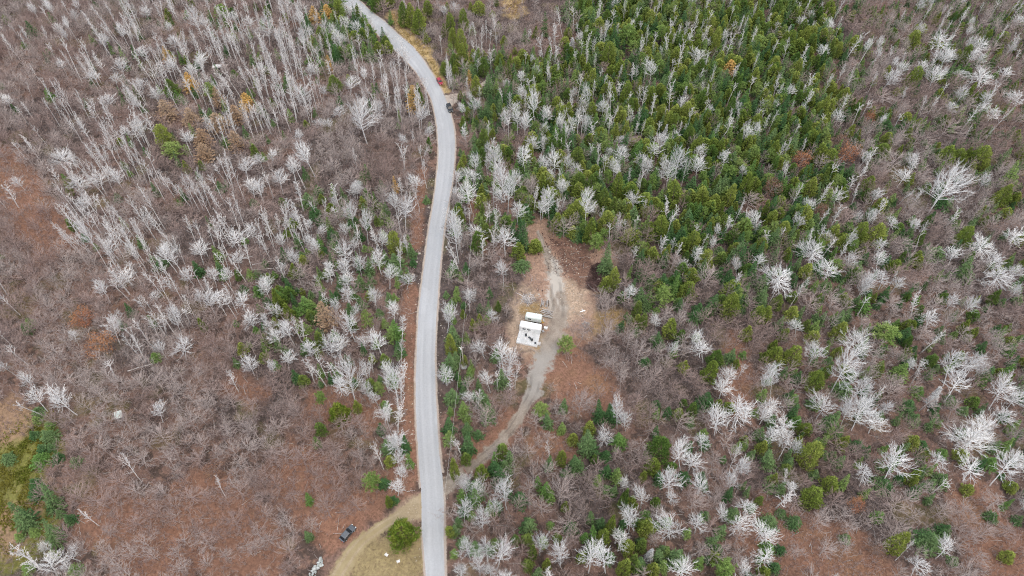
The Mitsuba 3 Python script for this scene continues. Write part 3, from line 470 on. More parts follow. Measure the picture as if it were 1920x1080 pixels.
# ------------------------------------------------------------------ single trees: x, y, height, crown width, lean x, lean y in decimetres
TREES = """B:-1748,2618,206,29,-11,-15;-1752,2722,206,29,-17,-25;-1692,2647,163,26,-28,-40;-1682,2692,100,24,15,14;-1612,2693,113,21,-8,-9;-1523,2880,116,25,-12,-13;-1508,2437,153,25,-13,-16;-1461,2467,130,21,1,2;-1526,2543,100,21,-6,-28;-1722,2490,105,31,-4,-7;-1419,2190,183,28,-29,-34;-1462,2223,143,23,-9,-10;-1541,2122,112,25,6,8;-1626,2153,100,31,6,0;-1555,2094,100,30,21,-21;-1365,2061,129,30,2,1;-1296,2679,100,25,-2,-18;-1267,2659,106,26,-9,-7;-1236,2629,167,28,2,3;-1212,2639,143,21,15,13;-1194,2660,108,27,1,0;-1185,2702,103,24,-3,-2;-1155,2703,128,30,-17,-13;-1144,2682,115,21,-1,-1;-1169,2316,130,28,-22,-17;-1154,2367,117,30,-27,-22;-1124,2353,122,23,-17,-14;-1065,2336,163,30,-4,-4;-1098,2427,100,30,-20,-18;-2173,2599,104,21,6,16;-2139,2703,100,28,22,-18;-2195,2730,100,21,17,-25;-2028,2664,110,26,3,7;-2240,2740,100,25,17,-25;-880,2720,100,24,8,-29;-802,2509,119,29,-18,-9;-811,2689,145,26,1,0;-773,2638,100,26,0,-17;-756,2921,100,23,7,-29;-1043,2523,151,21,-2,-2;-961,2356,147,31,6,3;-946,2338,109,22,11,6;-1017,2319,102,30,-3,-2;-937,2133,130,25,-14,-8;-908,2117,102,31,-3,-2;-962,2149,112,25,0,0;-868,2126,141,31,4,2;-852,2176,100,27,5,-8;-585,2321,100,23,10,-28;-500,2259,172,29,2,1;-437,2167,188,28,7,2;-453,2175,159,28,9,2;-521,2199,100,26,-17,-25;-209,2754,100,23,10,-6;-165,2702,134,27,-7,-1;-126,2767,103,22,2,0;-147,2672,133,28,4,0;-102,2562,100,27,-1,-17;-81,2696,100,25,6,-29;-153,2515,100,29,-1,-30;-261,2443,100,23,-4,-17;-140,2314,100,25,0,-30;-181,2073,100,29,-4,-30;-178,2054,100,25,-15,-26;155,2567,100,28,-11,-17;216,2817,138,27,-26,4;267,2874,108,31,-14,3;287,2810,100,31,-6,-29;127,2606,119,28,-28,2;178,2752,102,29,-6,1;339,2651,100,22,-13,-27;353,2455,100,28,-6,-17;433,2347,100,30,-20,-17;444,2347,100,25,-10,-16;503,2286,117,27,-12,3;515,2295,107,26,-1,0;492,2471,100,31,-7,-29;510,2471,100,24,-6,-29;638,2614,100,25,-17,-25;764,2701,100,21,-13,-27;824,2724,100,25,-11,-28;766,2457,100,27,-9,-29;915,2479,100,31,-8,-29;1054,2760,100,30,-8,-16;662,2110,100,24,-12,-27;388,2258,100,31,-12,1;362,2288,100,23,-7,-29;458,2171,100,29,-11,-28;466,2109,100,22,-5,-30;225,2090,100,25,-6,-15;276,2083,105,22,-9,2;301,2075,100,30,-8,-7;1432,3011,100,27,-17,-25;1329,2831,100,22,-12,-28;1428,2632,154,30,22,-23;1474,2593,151,24,9,-9;1619,2616,100,25,-26,-16;1500,2558,100,21,-8,-29;1355,2382,136,21,-4,3;1463,2412,105,23,3,-5;1964,2978,100,24,-15,-26;1989,2953,100,30,-18,-24;2053,2946,100,30,-4,-15;2170,3017,100,26,-16,-25;2228,3016,100,26,-20,-23;2311,3020,100,28,-16,-25;2318,2998,100,30,-15,-26;2171,2710,100,24,-12,-27;2152,2615,100,29,-18,-24;1575,2339,100,25,-20,-22;1630,2265,100,27,-30,1;1665,2278,100,28,-22,-20;1330,2191,107,26,-1,0;1383,2243,100,28,-4,-15;1487,2171,100,28,-17,-25;-1524,1943,100,21,11,-22;-1486,1906,100,21,14,8;-1421,1773,112,22,6,8;-1544,1855,100,23,6,-14;-1406,1609,143,23,9,13;-1317,1816,154,21,6,7;-1228,1735,153,23,1,2;-1202,1756,126,27,-2,-1;-1391,1836,100,30,22,-20;-1289,1789,133,24,9,11;-1272,1824,149,25,6,6;-1131,1710,139,25,-16,-16;-1091,1685,185,28,-1,-1;-1079,1691,157,29,-3,-2;-1059,1705,189,31,9,7;-1080,1744,117,25,10,9;-1005,1712,149,28,-8,-7;-993,1773,167,24,17,13;-1012,1807,138,29,-2,-2;-945,1733,212,23,9,7;-1045,1842,100,30,-12,-28;-1390,1487,134,26,-15,-24;-1383,1482,110,28,-4,-7;-1447,1498,100,26,6,-10;-1309,1471,133,24,1,0;-1276,1466,154,26,6,9;-1266,1549,160,21,-3,-4;-1324,1610,139,21,-6,-8;-1205,1450,180,26,0,1;-1302,1524,124,26,10,15;-1236,1478,145,29,5,6;-1214,1514,135,21,3,4;-1199,1496,122,27,-1,-1;-1199,1550,143,26,1,1;-1198,1600,130,27,-4,-4;-1184,1600,206,28,-9,-11;-1208,1562,185,26,-10,-12;-1183,1569,118,27,-4,-4;-1422,1628,105,26,14,22;-1379,1622,124,27,5,8;-1342,1573,109,23,12,17;-1086,1463,100,27,15,-26;-1075,1335,100,28,10,-28;-749,1812,130,31,-10,-6;-760,1941,100,29,6,-14;-853,1762,114,31,-1,-1;-400,1918,120,24,-5,-2;-405,1918,103,25,19,5;-312,1819,131,24,-2,0;-336,1926,101,21,0,-1;-342,1944,100,21,25,-17;-324,1691,127,23,-5,-2;-392,1756,100,30,2,1;-375,1563,125,23,6,2;-345,1492,100,28,3,-3;-360,1428,100,23,0,-2;-364,1423,142,21,17,5;-505,1495,114,23,2,1;-442,1520,100,28,-10,-9;-775,1669,100,26,20,-23;-649,1659,100,27,14,-11;-600,1641,100,26,6,-29;-785,1503,116,24,-10,-7;-716,1367,133,26,-7,-4;-754,1545,111,30,5,3;-687,1571,100,23,7,-10;-682,1675,100,28,11,-28;-606,1353,100,23,9,-28;-829,1484,100,23,12,-3;-170,1425,132,24,-30,-4;-162,1648,100,22,-3,-30;-200,1399,100,31,16,-25;204,1980,100,23,-8,-29;290,1982,100,21,-7,-29;316,1983,100,21,-6,-29;297,1649,100,23,1,-29;492,1517,100,25,-3,-20;525,1512,100,27,-12,-27;833,1534,100,23,-8,-3;564,1665,100,27,-11,-28;773,1954,100,30,-8,-29;1568,1755,100,29,-6,-24;1409,1753,100,24,-17,-25;1501,1656,100,27,-8,-16;1372,1762,100,26,-10,-28;1388,1605,100,22,-19,-23;1261,1872,100,29,-17,-25;1204,1814,100,29,-20,-23;961,1634,100,26,-16,-23;893,1568,100,25,-18,-24;-1176,1159,100,25,30,-3;-1175,1199,100,25,23,-19;-1072,1066,158,25,2,3;-1064,1066,150,21,9,13;-1073,1127,118,24,1,3;-1037,1161,119,23,-11,-13;-1042,1166,111,21,-2,-2;-1040,1171,100,26,22,-8;-994,1191,100,25,2,1;-1126,1246,100,21,21,-22;-975,1236,100,22,0,0;-979,1207,100,30,23,-19;-847,1249,123,22,2,2;-771,972,100,25,8,5;-1128,1007,100,31,19,-9;-1290,890,100,22,-6,-18;-618,1133,144,29,-4,-2;-614,1133,120,21,11,6;-585,1099,100,22,10,-28;-571,1272,100,30,6,-29;-326,1152,100,28,10,-22;-322,1076,116,24,19,6;-307,1013,100,26,8,0;-526,1015,120,23,-1,0;-525,993,102,30,-11,-6;-494,1011,100,31,-9,-9;-406,1012,100,22,8,0;-307,944,142,26,16,5;-326,854,138,23,-6,-2;-334,886,100,25,9,2;-308,854,133,29,26,9;654,1031,100,25,-2,-9;1150,1022,100,21,-23,-20;1231,1258,100,25,-17,16;1173,1055,100,31,-20,-22;-1057,497,100,26,19,-6;-1031,504,100,27,16,-9;-1067,476,129,27,-2,-14;-130,786,100,30,0,-6;577,750,151,26,-14,10;1088,698,100,26,-11,-13;678,655,120,30,6,-6
A:-1777,2640,99,57,11,15;-1708,2706,120,46,0,1;-1681,2903,80,55,4,-4;-1471,2646,95,57,1,1;-1546,2775,80,41,15,6;-1410,2794,152,70,1,0;-1388,2820,80,48,5,-4;-1593,2588,80,62,11,-12;-1415,2451,113,49,-1,0;-1721,2406,80,60,12,-6;-1644,2482,81,67,1,2;-1638,2387,80,54,16,-3;-1432,2301,80,59,9,-13;-1521,2363,80,54,9,-14;-1616,2246,80,63,9,3;-1475,2067,80,40,11,-12;-1410,2051,101,65,5,7;-1344,2460,80,61,-1,-16;-1323,2541,80,67,13,-9;-1185,2823,83,54,-14,-9;-1218,2019,80,50,3,-16;-1085,2714,157,75,17,12;-1029,2698,100,46,8,4;-922,2659,123,46,10,6;-749,2703,80,47,7,-14;-848,2476,80,55,11,-11;-705,2768,107,53,6,3;-787,2970,80,49,1,-16;-828,2276,114,68,-5,-2;-774,2325,80,37,9,-13;-708,2124,80,41,5,-15;-748,2123,80,41,6,-15;-814,2047,80,45,11,-12;-681,2196,80,52,2,-14;-671,2352,89,65,16,7;-618,2410,100,43,5,2;-560,2058,208,108,-5,-2;-361,2151,112,51,6,1;-531,2216,89,47,-3,-1;-420,2043,80,40,3,-16;-329,2074,80,35,12,3;-165,2290,80,32,-12,-10;-199,2224,80,37,-11,-6;-31,2388,80,33,0,-16;-38,2140,113,56,5,0;-281,2993,80,49,3,-16;-333,2958,80,43,3,-16;564,2451,135,49,-16,5;794,2609,85,74,-16,7;255,2183,88,31,-5,1;14,2125,113,56,-12,0;45,2093,125,55,2,0;87,2159,195,55,-17,1;101,2479,80,50,-8,-14;302,2258,140,42,-23,4;24,2331,80,48,4,-5;842,2726,80,47,-6,-15;241,2338,80,32,-2,-14;194,2099,80,46,-6,-15;557,2042,80,80,-11,-11;409,2047,80,50,-6,-15;1299,2898,80,54,-9,-13;1419,2850,88,54,-12,13;1547,2458,102,82,7,-9;1851,2697,117,110,-12,20;2040,2706,81,87,-7,15;1735,2452,104,82,-4,6;1950,2471,81,111,-7,15;2045,2506,80,61,-12,-10;2022,2312,80,80,-7,14;1864,2265,80,48,-14,-7;1888,2236,80,68,-15,-6;2299,2918,80,55,-13,-10;1738,2272,80,58,-13,-9;1078,2511,80,33,-8,-14;1117,2361,80,54,5,-5;1146,2248,80,32,-11,-11;1034,2263,80,37,-10,-12;1083,2152,80,26,-4,-15;1274,2204,80,52,-13,-9;1417,2172,83,31,8,-8;1341,2655,80,58,-15,-7;-1641,1913,80,97,13,-5;-1471,1790,82,75,9,14;-1515,1755,96,70,3,5;-1398,1794,82,47,5,7;-966,1847,86,67,13,10;-917,1757,82,56,13,9;-1484,1673,80,55,15,-6;-1313,1422,220,45,-13,27;-1293,1463,102,64,5,6;-1084,1410,145,54,1,1;-1214,1360,80,71,12,-10;-888,1486,122,64,6,5;-1008,1445,104,55,5,5;-862,1537,93,44,4,3;-1012,1356,80,50,-2,-6;-939,1352,88,46,4,3;-893,1353,81,42,11,9;-880,1419,84,51,0,0;-1737,1778,80,39,-5,-15;-822,1781,118,56,2,1;-785,1831,129,52,3,2;-725,1873,163,66,-22,-11;-876,1727,109,46,6,5;-922,1902,80,44,7,2;-890,1932,80,49,16,2;-348,1795,83,56,-1,-1;-404,1668,120,50,-3,0;-366,1609,156,62,26,7;-537,1596,140,48,10,5;-484,1542,153,48,11,4;-559,1566,80,40,2,-3;-436,1509,94,48,18,6;-535,1422,135,59,11,5;-485,1402,104,46,1,0;-422,1413,116,55,0,0;-389,1353,107,50,10,3;-519,1345,84,54,3,1;-570,1396,83,42,-8,-4;-334,1349,80,46,9,-1;-618,1700,80,28,4,-16;-724,1602,90,36,-1,-1;-683,1419,123,29,-11,-7;-729,1400,80,25,12,-10;-683,1595,80,31,8,-14;-635,1566,80,35,6,-15;-773,1341,80,46,13,-9;-136,1863,125,52,-5,0;-142,1694,150,77,-3,0;-206,1821,82,43,5,1;-175,1461,220,62,-9,14;-186,1558,158,52,-13,-1;-27,1751,184,68,-13,0;-63,1870,149,61,-3,0;-40,1746,80,65,-10,-13;-17,1686,196,58,-1,1;-23,1497,128,69,0,0;-26,1365,123,41,-4,0;44,1892,137,72,-3,0;74,1984,100,59,-13,1;117,1868,112,48,-10,1;151,1859,147,61,-17,2;135,1801,119,28,-6,0;193,1885,106,38,-7,1;228,1881,80,53,-2,-16;6,1781,119,51,-1,0;16,1642,108,54,-1,0;126,1670,148,49,-16,2;176,1752,107,42,-7,0;391,1950,100,68,-3,1;355,1982,80,30,-4,-16;482,1917,80,58,-12,3;527,1962,98,59,-11,3;555,1837,137,71,-20,7;594,1875,153,57,-6,3;669,1884,104,57,-8,4;426,1713,84,60,-16,5;250,1614,206,57,-17,3;690,1588,80,31,-12,-9;732,1624,80,45,-12,-3;832,1624,85,72,-14,9;726,1415,89,34,-15,10;796,1451,80,43,-12,-7;834,1875,80,38,-10,-11;1393,1847,82,62,-5,8;1466,1726,220,117,7,1;1135,1735,88,60,-13,12;974,1623,80,40,-7,-9;1019,1715,80,46,-11,-12;977,1471,101,94,-15,14;844,1362,105,108,-17,13;1015,1410,80,76,-12,11;1187,1447,82,51,-10,13;1439,1479,80,56,-16,4;1546,1512,80,96,-7,14;1535,1387,83,118,-6,15;1672,1552,80,79,-6,15;1289,1626,80,45,-14,-7;1169,1368,80,63,-16,-3;-1167,1133,110,54,11,18;-1282,1120,80,35,15,2;-990,1162,140,35,13,14;-1098,1284,80,33,10,-13;-912,1242,123,44,8,7;-953,1254,100,32,14,14;-879,1241,124,52,7,6;-813,1242,109,52,10,8;-1011,1081,80,38,6,7;-949,1074,83,61,8,10;-740,1028,99,45,5,4;-1280,902,112,47,1,2;-1195,893,143,57,1,1;-953,874,80,47,14,8;-744,1188,80,32,15,-6;-648,1136,129,46,-9,-6;-528,1090,112,73,7,3;-508,1108,80,50,14,7;-467,1150,146,58,2,1;-532,1247,83,36,-4,-2;-508,1281,87,57,11,5;-480,1224,82,28,10,4;-381,1098,116,65,1,0;-421,1273,100,45,-1,0;-361,1227,80,52,6,1;-330,1195,80,32,10,-4;-645,1047,89,45,10,6;-683,1026,80,34,6,3;-434,940,220,70,7,21;-468,964,103,55,-2,-2;-405,1008,119,26,0,0;-396,950,107,36,2,1;-371,933,80,37,2,-8;-315,931,217,53,9,3;-341,874,98,46,10,4;-195,1184,143,51,13,3;-76,1091,98,46,-17,-1;-24,1053,145,56,-18,-1;-5,1036,139,48,-1,0;-57,979,116,40,-23,-1;-115,941,80,37,-4,-8;-56,1223,80,40,-7,-9;438,1197,81,32,-13,5;565,1091,95,57,-17,9;588,965,102,55,-13,8;611,882,156,88,-15,10;556,854,138,66,-23,15;643,893,80,47,-16,1;292,871,170,42,-21,6;316,864,95,39,-16,5;911,991,205,104,-18,22;994,1092,136,76,-17,21;861,1187,80,48,-16,1;864,1072,114,57,-8,7;957,966,123,62,4,-4;848,908,107,65,-14,16;935,874,144,88,-17,23;905,880,124,32,-15,19;721,911,80,65,-15,5;735,978,113,40,-17,14;980,866,80,71,-12,10;738,855,80,64,-16,-1;1148,1055,80,34,-16,-4;1267,1220,80,56,-16,-2;1244,1019,156,63,-13,29;1227,967,135,65,-11,25;1340,942,130,79,-8,25;1392,945,82,59,-4,16;1337,891,80,58,-10,13;1271,867,80,93,-16,1;1123,1198,80,25,-14,-8;-1074,471,80,62,8,12;-1109,526,80,25,16,-4;-1035,517,80,28,16,0;-1038,481,80,25,15,-6;-295,793,110,62,10,3;-292,792,96,45,-15,-5;-294,744,98,37,8,3;-283,712,83,34,10,3;-286,675,80,40,6,2;-109,675,102,30,-5,-1;-72,662,128,26,-12,-1;-7,642,182,48,-6,0;-33,627,113,32,-2,0;-112,608,137,42,6,1;-65,588,141,44,1,0;-91,516,155,49,-9,-1;-50,512,163,34,-9,-1;-30,493,198,60,8,0;-67,476,150,45,-2,0;-114,473,101,43,2,0;-42,472,102,37,2,0;261,818,80,46,-16,3;448,746,176,50,-31,17;468,748,90,55,-11,7;511,793,114,38,-19,12;591,733,115,51,-3,3;567,695,96,37,-15,12;406,679,125,63,-22,12;485,684,93,53,-16,10;412,658,80,36,-15,5;333,649,121,36,-21,9;296,589,138,48,-19,8;396,572,132,70,-23,13;459,586,94,48,-15,11;531,617,80,36,-14,8;599,636,80,49,-15,5;573,589,80,58,-12,11;611,575,90,48,-12,13;269,552,90,51,-11,4;231,490,154,61,-17,6;190,490,165,60,-18,6;125,503,164,46,-13,2;75,530,149,34,-3,0;404,476,92,62,-15,11;293,692,85,27,-8,3;756,793,80,38,-12,10;726,825,80,56,-16,2;967,719,145,86,-13,26;908,715,84,51,-8,15;720,691,80,37,-16,-3;1117,760,80,52,-16,3;1217,817,80,109,-12,10;1248,720,139,67,-4,17;1184,732,80,68,-10,13;1036,533,84,47,-3,11;963,492,87,47,-3,11;632,557,87,48,-11,13
L:-1356,2191,94,75,0,0;-1184,2287,90,55,0,0;-1144,2131,80,75,0,0;-1171,2035,80,75,0,0;-1044,2022,80,63,0,0;-1255,2162,80,75,0,0;-1089,2191,80,75,0,0;-1142,1952,80,73,0,0;-559,1208,119,63,0,0
G:-1327,2389,86,65,0,0;-1066,2267,81,65,0,0;-1487,2588,80,46,0,0;-921,2924,80,65,0,0;-863,2937,80,63,0,0;-784,2533,80,32,0,0;-398,2269,119,60,0,0;-187,2439,80,28,0,0;906,2528,80,65,0,0;-419,1792,80,25,0,0
C:-1384,2336,90,59,0,0;-1309,2025,110,64,0,0;-1487,2606,50,40,0,0;-2319,2875,45,28,0,0;-1057,2926,45,29,0,0;-746,2619,64,40,0,0;-736,2385,84,60,0,0;-377,2275,128,37,0,0;-506,2888,130,54,0,0;-470,2877,130,54,0,0;-429,2822,130,65,0,0;-408,2994,74,49,0,0;-290,2823,112,47,0,0;-232,2842,121,47,0,0;-271,2704,112,46,0,0;-233,2665,130,51,0,0;-170,3013,66,65,0,0;-191,2543,56,39,0,0;-132,2511,96,44,0,0;-62,2553,89,51,0,0;-48,2738,58,35,0,0;-249,2499,65,33,0,0;-111,2166,56,31,0,0;144,2571,111,45,0,0;240,2824,49,36,0,0;398,2576,130,62,0,0;815,2877,115,65,0,0;471,2547,62,51,0,0;411,2505,64,61,0,0;255,2560,101,65,0,0;283,2541,95,39,0,0;222,2748,49,53,0,0;549,2315,100,58,0,0;609,2392,54,38,0,0;520,2133,84,56,0,0;518,2250,46,53,0,0;587,2258,54,53,0,0;732,2465,69,44,0,0;918,2860,69,36,0,0;872,2688,130,40,0,0;960,2531,85,45,0,0;246,2273,45,32,0,0;214,2321,79,37,0,0;1020,2949,45,32,0,0;843,2214,126,41,0,0;1104,3051,61,44,0,0;738,2371,45,33,0,0;945,2348,45,32,0,0;1671,2964,51,49,0,0;1704,2842,50,54,0,0;1850,2870,55,42,0,0;1765,2765,90,65,0,0;1660,2467,105,60,0,0;1937,2633,102,46,0,0;2180,2799,62,65,0,0;1752,2400,45,33,0,0;1439,2453,49,44,0,0;1274,2797,65,47,0,0;1284,2674,62,41,0,0;1247,2557,79,34,0,0;1133,2713,75,64,0,0;1095,2544,91,62,0,0;1206,2605,73,51,0,0;1175,2370,51,33,0,0;1187,2247,45,32,0,0;1115,2107,100,46,0,0;996,2112,82,30,0,0;1558,2237,45,47,0,0;1426,2089,62,46,0,0;-958,1964,73,34,0,0;-748,1612,46,36,0,0;-632,1692,45,37,0,0;-478,1698,55,23,0,0;-386,1504,108,47,0,0;-680,1452,46,30,0,0;-98,1543,65,22,0,0;-807,1716,45,28,0,0;-673,1738,45,30,0,0;257,1558,130,39,0,0;294,1726,78,23,0,0;233,1809,94,65,0,0;235,1945,94,65,0,0;365,1777,130,42,0,0;344,1683,101,36,0,0;463,1821,61,38,0,0;438,1831,46,33,0,0;317,1360,112,41,0,0;297,1356,73,38,0,0;561,1521,75,44,0,0;588,1518,110,52,0,0;628,1535,80,48,0,0;623,1451,95,51,0,0;565,1472,65,26,0,0;680,1468,65,43,0,0;737,1516,64,48,0,0;701,1724,80,55,0,0;708,1668,102,36,0,0;550,1613,68,36,0,0;591,1619,68,31,0,0;558,1708,61,32,0,0;608,1736,61,33,0,0;495,1728,54,51,0,0;693,1834,54,29,0,0;779,1916,95,34,0,0;888,1924,65,34,0,0;768,1626,45,36,0,0;774,1716,58,32,0,0;872,1993,76,30,0,0;1016,1901,69,39,0,0;977,1789,68,47,0,0;1051,1796,100,51,0,0;1134,1805,61,38,0,0;1002,1824,74,43,0,0;881,1642,88,45,0,0;1386,2016,65,65,0,0;1607,1982,90,65,0,0;1659,1990,71,49,0,0;1738,1982,91,65,0,0;1270,1826,76,52,0,0;1281,1723,71,42,0,0;1151,1567,111,53,0,0;1210,1568,105,57,0,0;1715,1761,111,55,0,0;1502,1565,101,53,0,0;1480,1821,52,33,0,0;1237,1448,59,43,0,0;944,1421,71,43,0,0;1717,1705,45,38,0,0;-924,1179,73,20,0,0;-713,1262,111,36,0,0;-694,1310,58,37,0,0;-678,1230,81,36,0,0;-421,912,70,25,0,0;-720,1078,45,31,0,0;-405,1078,45,23,0,0;-176,1105,111,34,0,0;-149,1243,45,18,0,0;-135,1073,52,19,0,0;379,1214,64,28,0,0;392,1196,95,28,0,0;470,1176,98,45,0,0;383,1250,89,28,0,0;341,1311,56,25,0,0;664,1261,119,60,0,0;650,1299,58,37,0,0;748,1238,85,44,0,0;591,1078,88,46,0,0;564,1025,114,45,0,0;211,850,82,35,0,0;703,1175,70,36,0,0;654,1075,45,23,0,0;773,1242,81,36,0,0;819,1289,74,37,0,0;855,1250,71,44,0,0;899,1164,62,43,0,0;891,1210,59,24,0,0;879,1322,52,33,0,0;813,1085,95,53,0,0;764,1090,86,50,0,0;744,1093,68,35,0,0;853,1001,96,52,0,0;979,1180,89,47,0,0;1049,1047,69,34,0,0;1419,1258,45,37,0,0;1235,1323,45,18,0,0;1507,1215,45,24,0,0;1030,970,45,22,0,0;1295,957,45,37,0,0;-1089,514,45,19,0,0;-302,648,70,20,0,0;-141,722,130,25,0,0;-115,765,61,28,0,0;389,789,118,62,0,0;371,749,79,41,0,0;134,763,88,27,0,0;221,772,49,18,0,0;344,724,60,20,0,0;245,584,130,25,0,0;283,649,130,26,0,0;332,586,94,42,0,0;227,562,88,35,0,0;284,542,73,38,0,0;316,541,88,28,0,0;190,526,118,19,0,0;56,522,109,22,0,0;90,499,86,22,0,0;269,487,115,34,0,0;289,499,112,25,0,0;339,490,78,31,0,0;632,666,49,20,0,0;667,807,73,31,0,0;139,641,64,20,0,0;777,774,128,54,0,0;818,707,73,41,0,0;763,672,80,57,0,0;923,550,130,41,0,0;1175,702,45,31,0,0;1192,793,45,39,0,0;1201,534,45,32,0,0;1075,829,61,39,0,0;720,750,46,28,0,0
P:-1353,2944,70,67,0,0;-1226,2327,80,48,0,0;341,2922,84,73,0,0;493,2732,112,81,0,0;513,2657,82,52,0,0;648,2778,87,71,0,0;614,2538,70,51,0,0;1075,2730,70,76,0,0;931,2393,70,44,0,0;-1260,1962,70,74,0,0;-429,1187,110,35,0,0;-367,966,70,30,0,0;-524,935,70,30,0,0;159,1117,82,46,0,0;464,1300,92,61,0,0;1107,1161,85,78,0,0;-346,690,96,43,0,0;507,488,70,53,0,0
S:-1381,2884,78,32,0,0;-2151,2773,80,54,0,0;-1805,2958,76,34,0,0;-1361,2315,49,41,0,0;-2123,2898,48,34,0,0;-2156,2686,30,40,0,0;-1882,2321,50,36,0,0;-934,2848,78,41,0,0;-937,2398,66,44,0,0;-734,2799,70,48,0,0;-651,2646,80,53,0,0;-52,2642,65,40,0,0;-104,2378,126,62,-1,-25;-74,2377,80,37,0,0;-128,2214,64,36,0,0;-104,2225,95,42,0,-19;-121,2153,48,36,0,0;135,2828,136,34,-4,-27;46,2770,81,41,-1,-16;441,2694,170,52,-23,-22;772,2893,101,62,-13,-15;716,2753,78,41,0,0;1133,2939,96,63,-16,-10;908,2882,30,42,0,0;575,2161,76,41,0,0;333,2300,39,31,0,0;698,2067,76,41,0,0;674,2305,46,33,0,0;1444,2706,95,40,-16,-10;1350,2606,49,66,0,0;1468,2195,38,48,0,0;1248,2851,59,62,0,0;-961,1468,85,35,6,-16;-1141,1438,41,45,0,0;-1008,1406,84,39,8,-15;-835,1386,48,29,0,0;-1043,1789,49,33,0,0;-718,1727,61,53,0,0;-684,1673,44,42,0,0;-606,1570,48,36,0,0;-334,1493,64,35,0,0;-379,1441,70,64,0,0;-463,1415,102,39,14,-15;-423,1629,41,31,0,0;-698,1792,39,38,0,0;-143,1971,79,57,0,0;-124,1852,141,43,8,-27;-191,1418,68,39,0,0;-169,1619,49,31,0,0;324,1785,86,48,-9,-15;339,1750,62,38,0,0;337,1951,52,70,0,0;515,1555,70,36,0,0;303,1433,170,53,-9,-27;43,1522,129,30,-5,-25;642,1826,66,49,0,0;717,1937,51,39,0,0;775,1792,74,43,0,0;806,1832,76,44,0,0;688,1523,36,46,0,0;797,1677,45,42,0,0;478,1770,78,43,0,0;521,1761,61,43,0,0;634,1712,52,43,0,0;428,1886,54,44,0,0;277,1924,50,44,0,0;400,1848,55,43,0,0;673,1765,60,31,0,0;584,1799,52,42,0,0;38,1904,64,35,0,0;1029,1685,60,32,0,0;1798,1860,122,65,-24,6;1448,1680,52,32,0,0;1525,1764,36,65,0,0;1463,1425,96,58,-16,10;1407,1519,46,66,0,0;1219,1467,56,35,0,0;981,1436,61,59,0,0;1147,1633,50,52,0,0;1114,1439,60,49,0,0;948,1606,30,35,0,0;1009,1598,32,42,0,0;-1463,1201,31,28,0,0;-1291,870,30,25,0,0;-1250,854,30,25,0,0;-1298,894,30,34,0,0;-632,1264,71,61,0,0;-580,1176,30,28,0,0;-352,1166,108,54,11,-13;-327,1101,75,35,0,0;-613,1011,62,30,0,0;-174,1157,78,45,0,0;-179,1051,121,50,9,-15;-175,1305,90,28,10,-13;-165,950,90,46,6,-10;-79,943,101,42,3,-12;-129,909,75,37,0,0;-166,856,104,36,4,-11;-116,852,62,33,0,0;-118,884,48,21,0,0;-498,1258,49,32,0,0;-468,1279,55,34,0,0;641,1095,69,40,0,0;440,1143,88,36,-16,-8;247,893,139,41,-19,-12;277,898,106,41,-14,-9;146,922,73,25,0,0;103,879,84,33,-8,-8;139,858,58,25,0,0;543,950,69,51,0,0;566,1246,51,47,0,0;628,1304,51,41,0,0;393,1081,30,34,0,0;917,1206,59,37,0,0;1091,1287,102,47,-17,-12;1002,1224,90,46,-18,-1;1176,1177,58,50,0,0;1116,1046,71,52,0,0;1156,993,39,39,0,0;1188,1129,36,27,0,0;1374,1051,56,44,0,0;1490,1145,34,36,0,0;943,996,50,56,0,0;878,888,79,50,0,0;784,893,45,38,0,0;1103,940,49,51,0,0;1110,902,44,42,0,0;1241,969,30,34,0,0;-1279,826,30,29,0,0;-1235,821,49,45,0,0;-1241,788,30,32,0,0;-1232,755,38,48,0,0;-1218,792,30,24,0,0;-1191,763,30,32,0,0;-1138,752,30,32,0,0;-1217,693,30,31,0,0;-1199,666,45,42,0,0;-1145,634,111,41,16,16;-1188,589,142,54,24,3;-1104,550,116,43,18,14;-1121,615,30,23,0,0;-1085,598,41,30,0,0;-1163,569,30,26,0,0;-1194,555,30,22,0,0;-1142,483,32,29,0,0;-1032,479,30,36,0,0;-1317,758,36,36,0,0;-323,795,90,36,3,-9;-280,800,104,32,9,-9;-263,756,78,24,0,0;-164,824,86,32,6,-8;-113,798,144,39,7,-14;-40,742,81,35,1,-7;-2,765,80,28,0,0;-123,666,85,27,5,-6;-89,656,118,41,5,-9;-49,636,78,26,0,0;-126,601,56,23,0,0;-81,538,73,33,0,0;209,802,156,51,-16,-13;293,822,81,44,-11,-6;174,752,105,43,-12,-8;102,752,80,24,0,0;274,724,75,31,0,0;251,739,58,32,0,0;208,569,111,22,-13,-5;226,599,62,30,0,0;401,520,80,47,0,0;363,520,85,29,-15,1;516,582,76,30,0,0;559,631,59,38,0,0;450,724,55,39,0,0;92,684,74,35,0,0;105,664,64,23,0,0;504,544,48,29,0,0;204,612,85,22,-9,-5;72,479,90,31,-3,-5;49,599,58,41,0,0;152,591,55,36,0,0;1026,572,49,70,0,0;1073,597,52,38,0,0;965,715,34,51,0,0;920,627,46,30,0,0;826,575,32,26,0,0;709,613,49,38,0,0;645,611,54,45,0,0;1263,776,42,44,0,0;1211,635,32,34,0,0;1072,525,30,26,0,0;638,505,38,33,0,0;632,551,40,37,0,0;934,822,32,41,0,0;1118,729,46,43,0,0;684,637,30,27,0,0;682,770,82,44,-15,6;1104,827,36,41,0,0
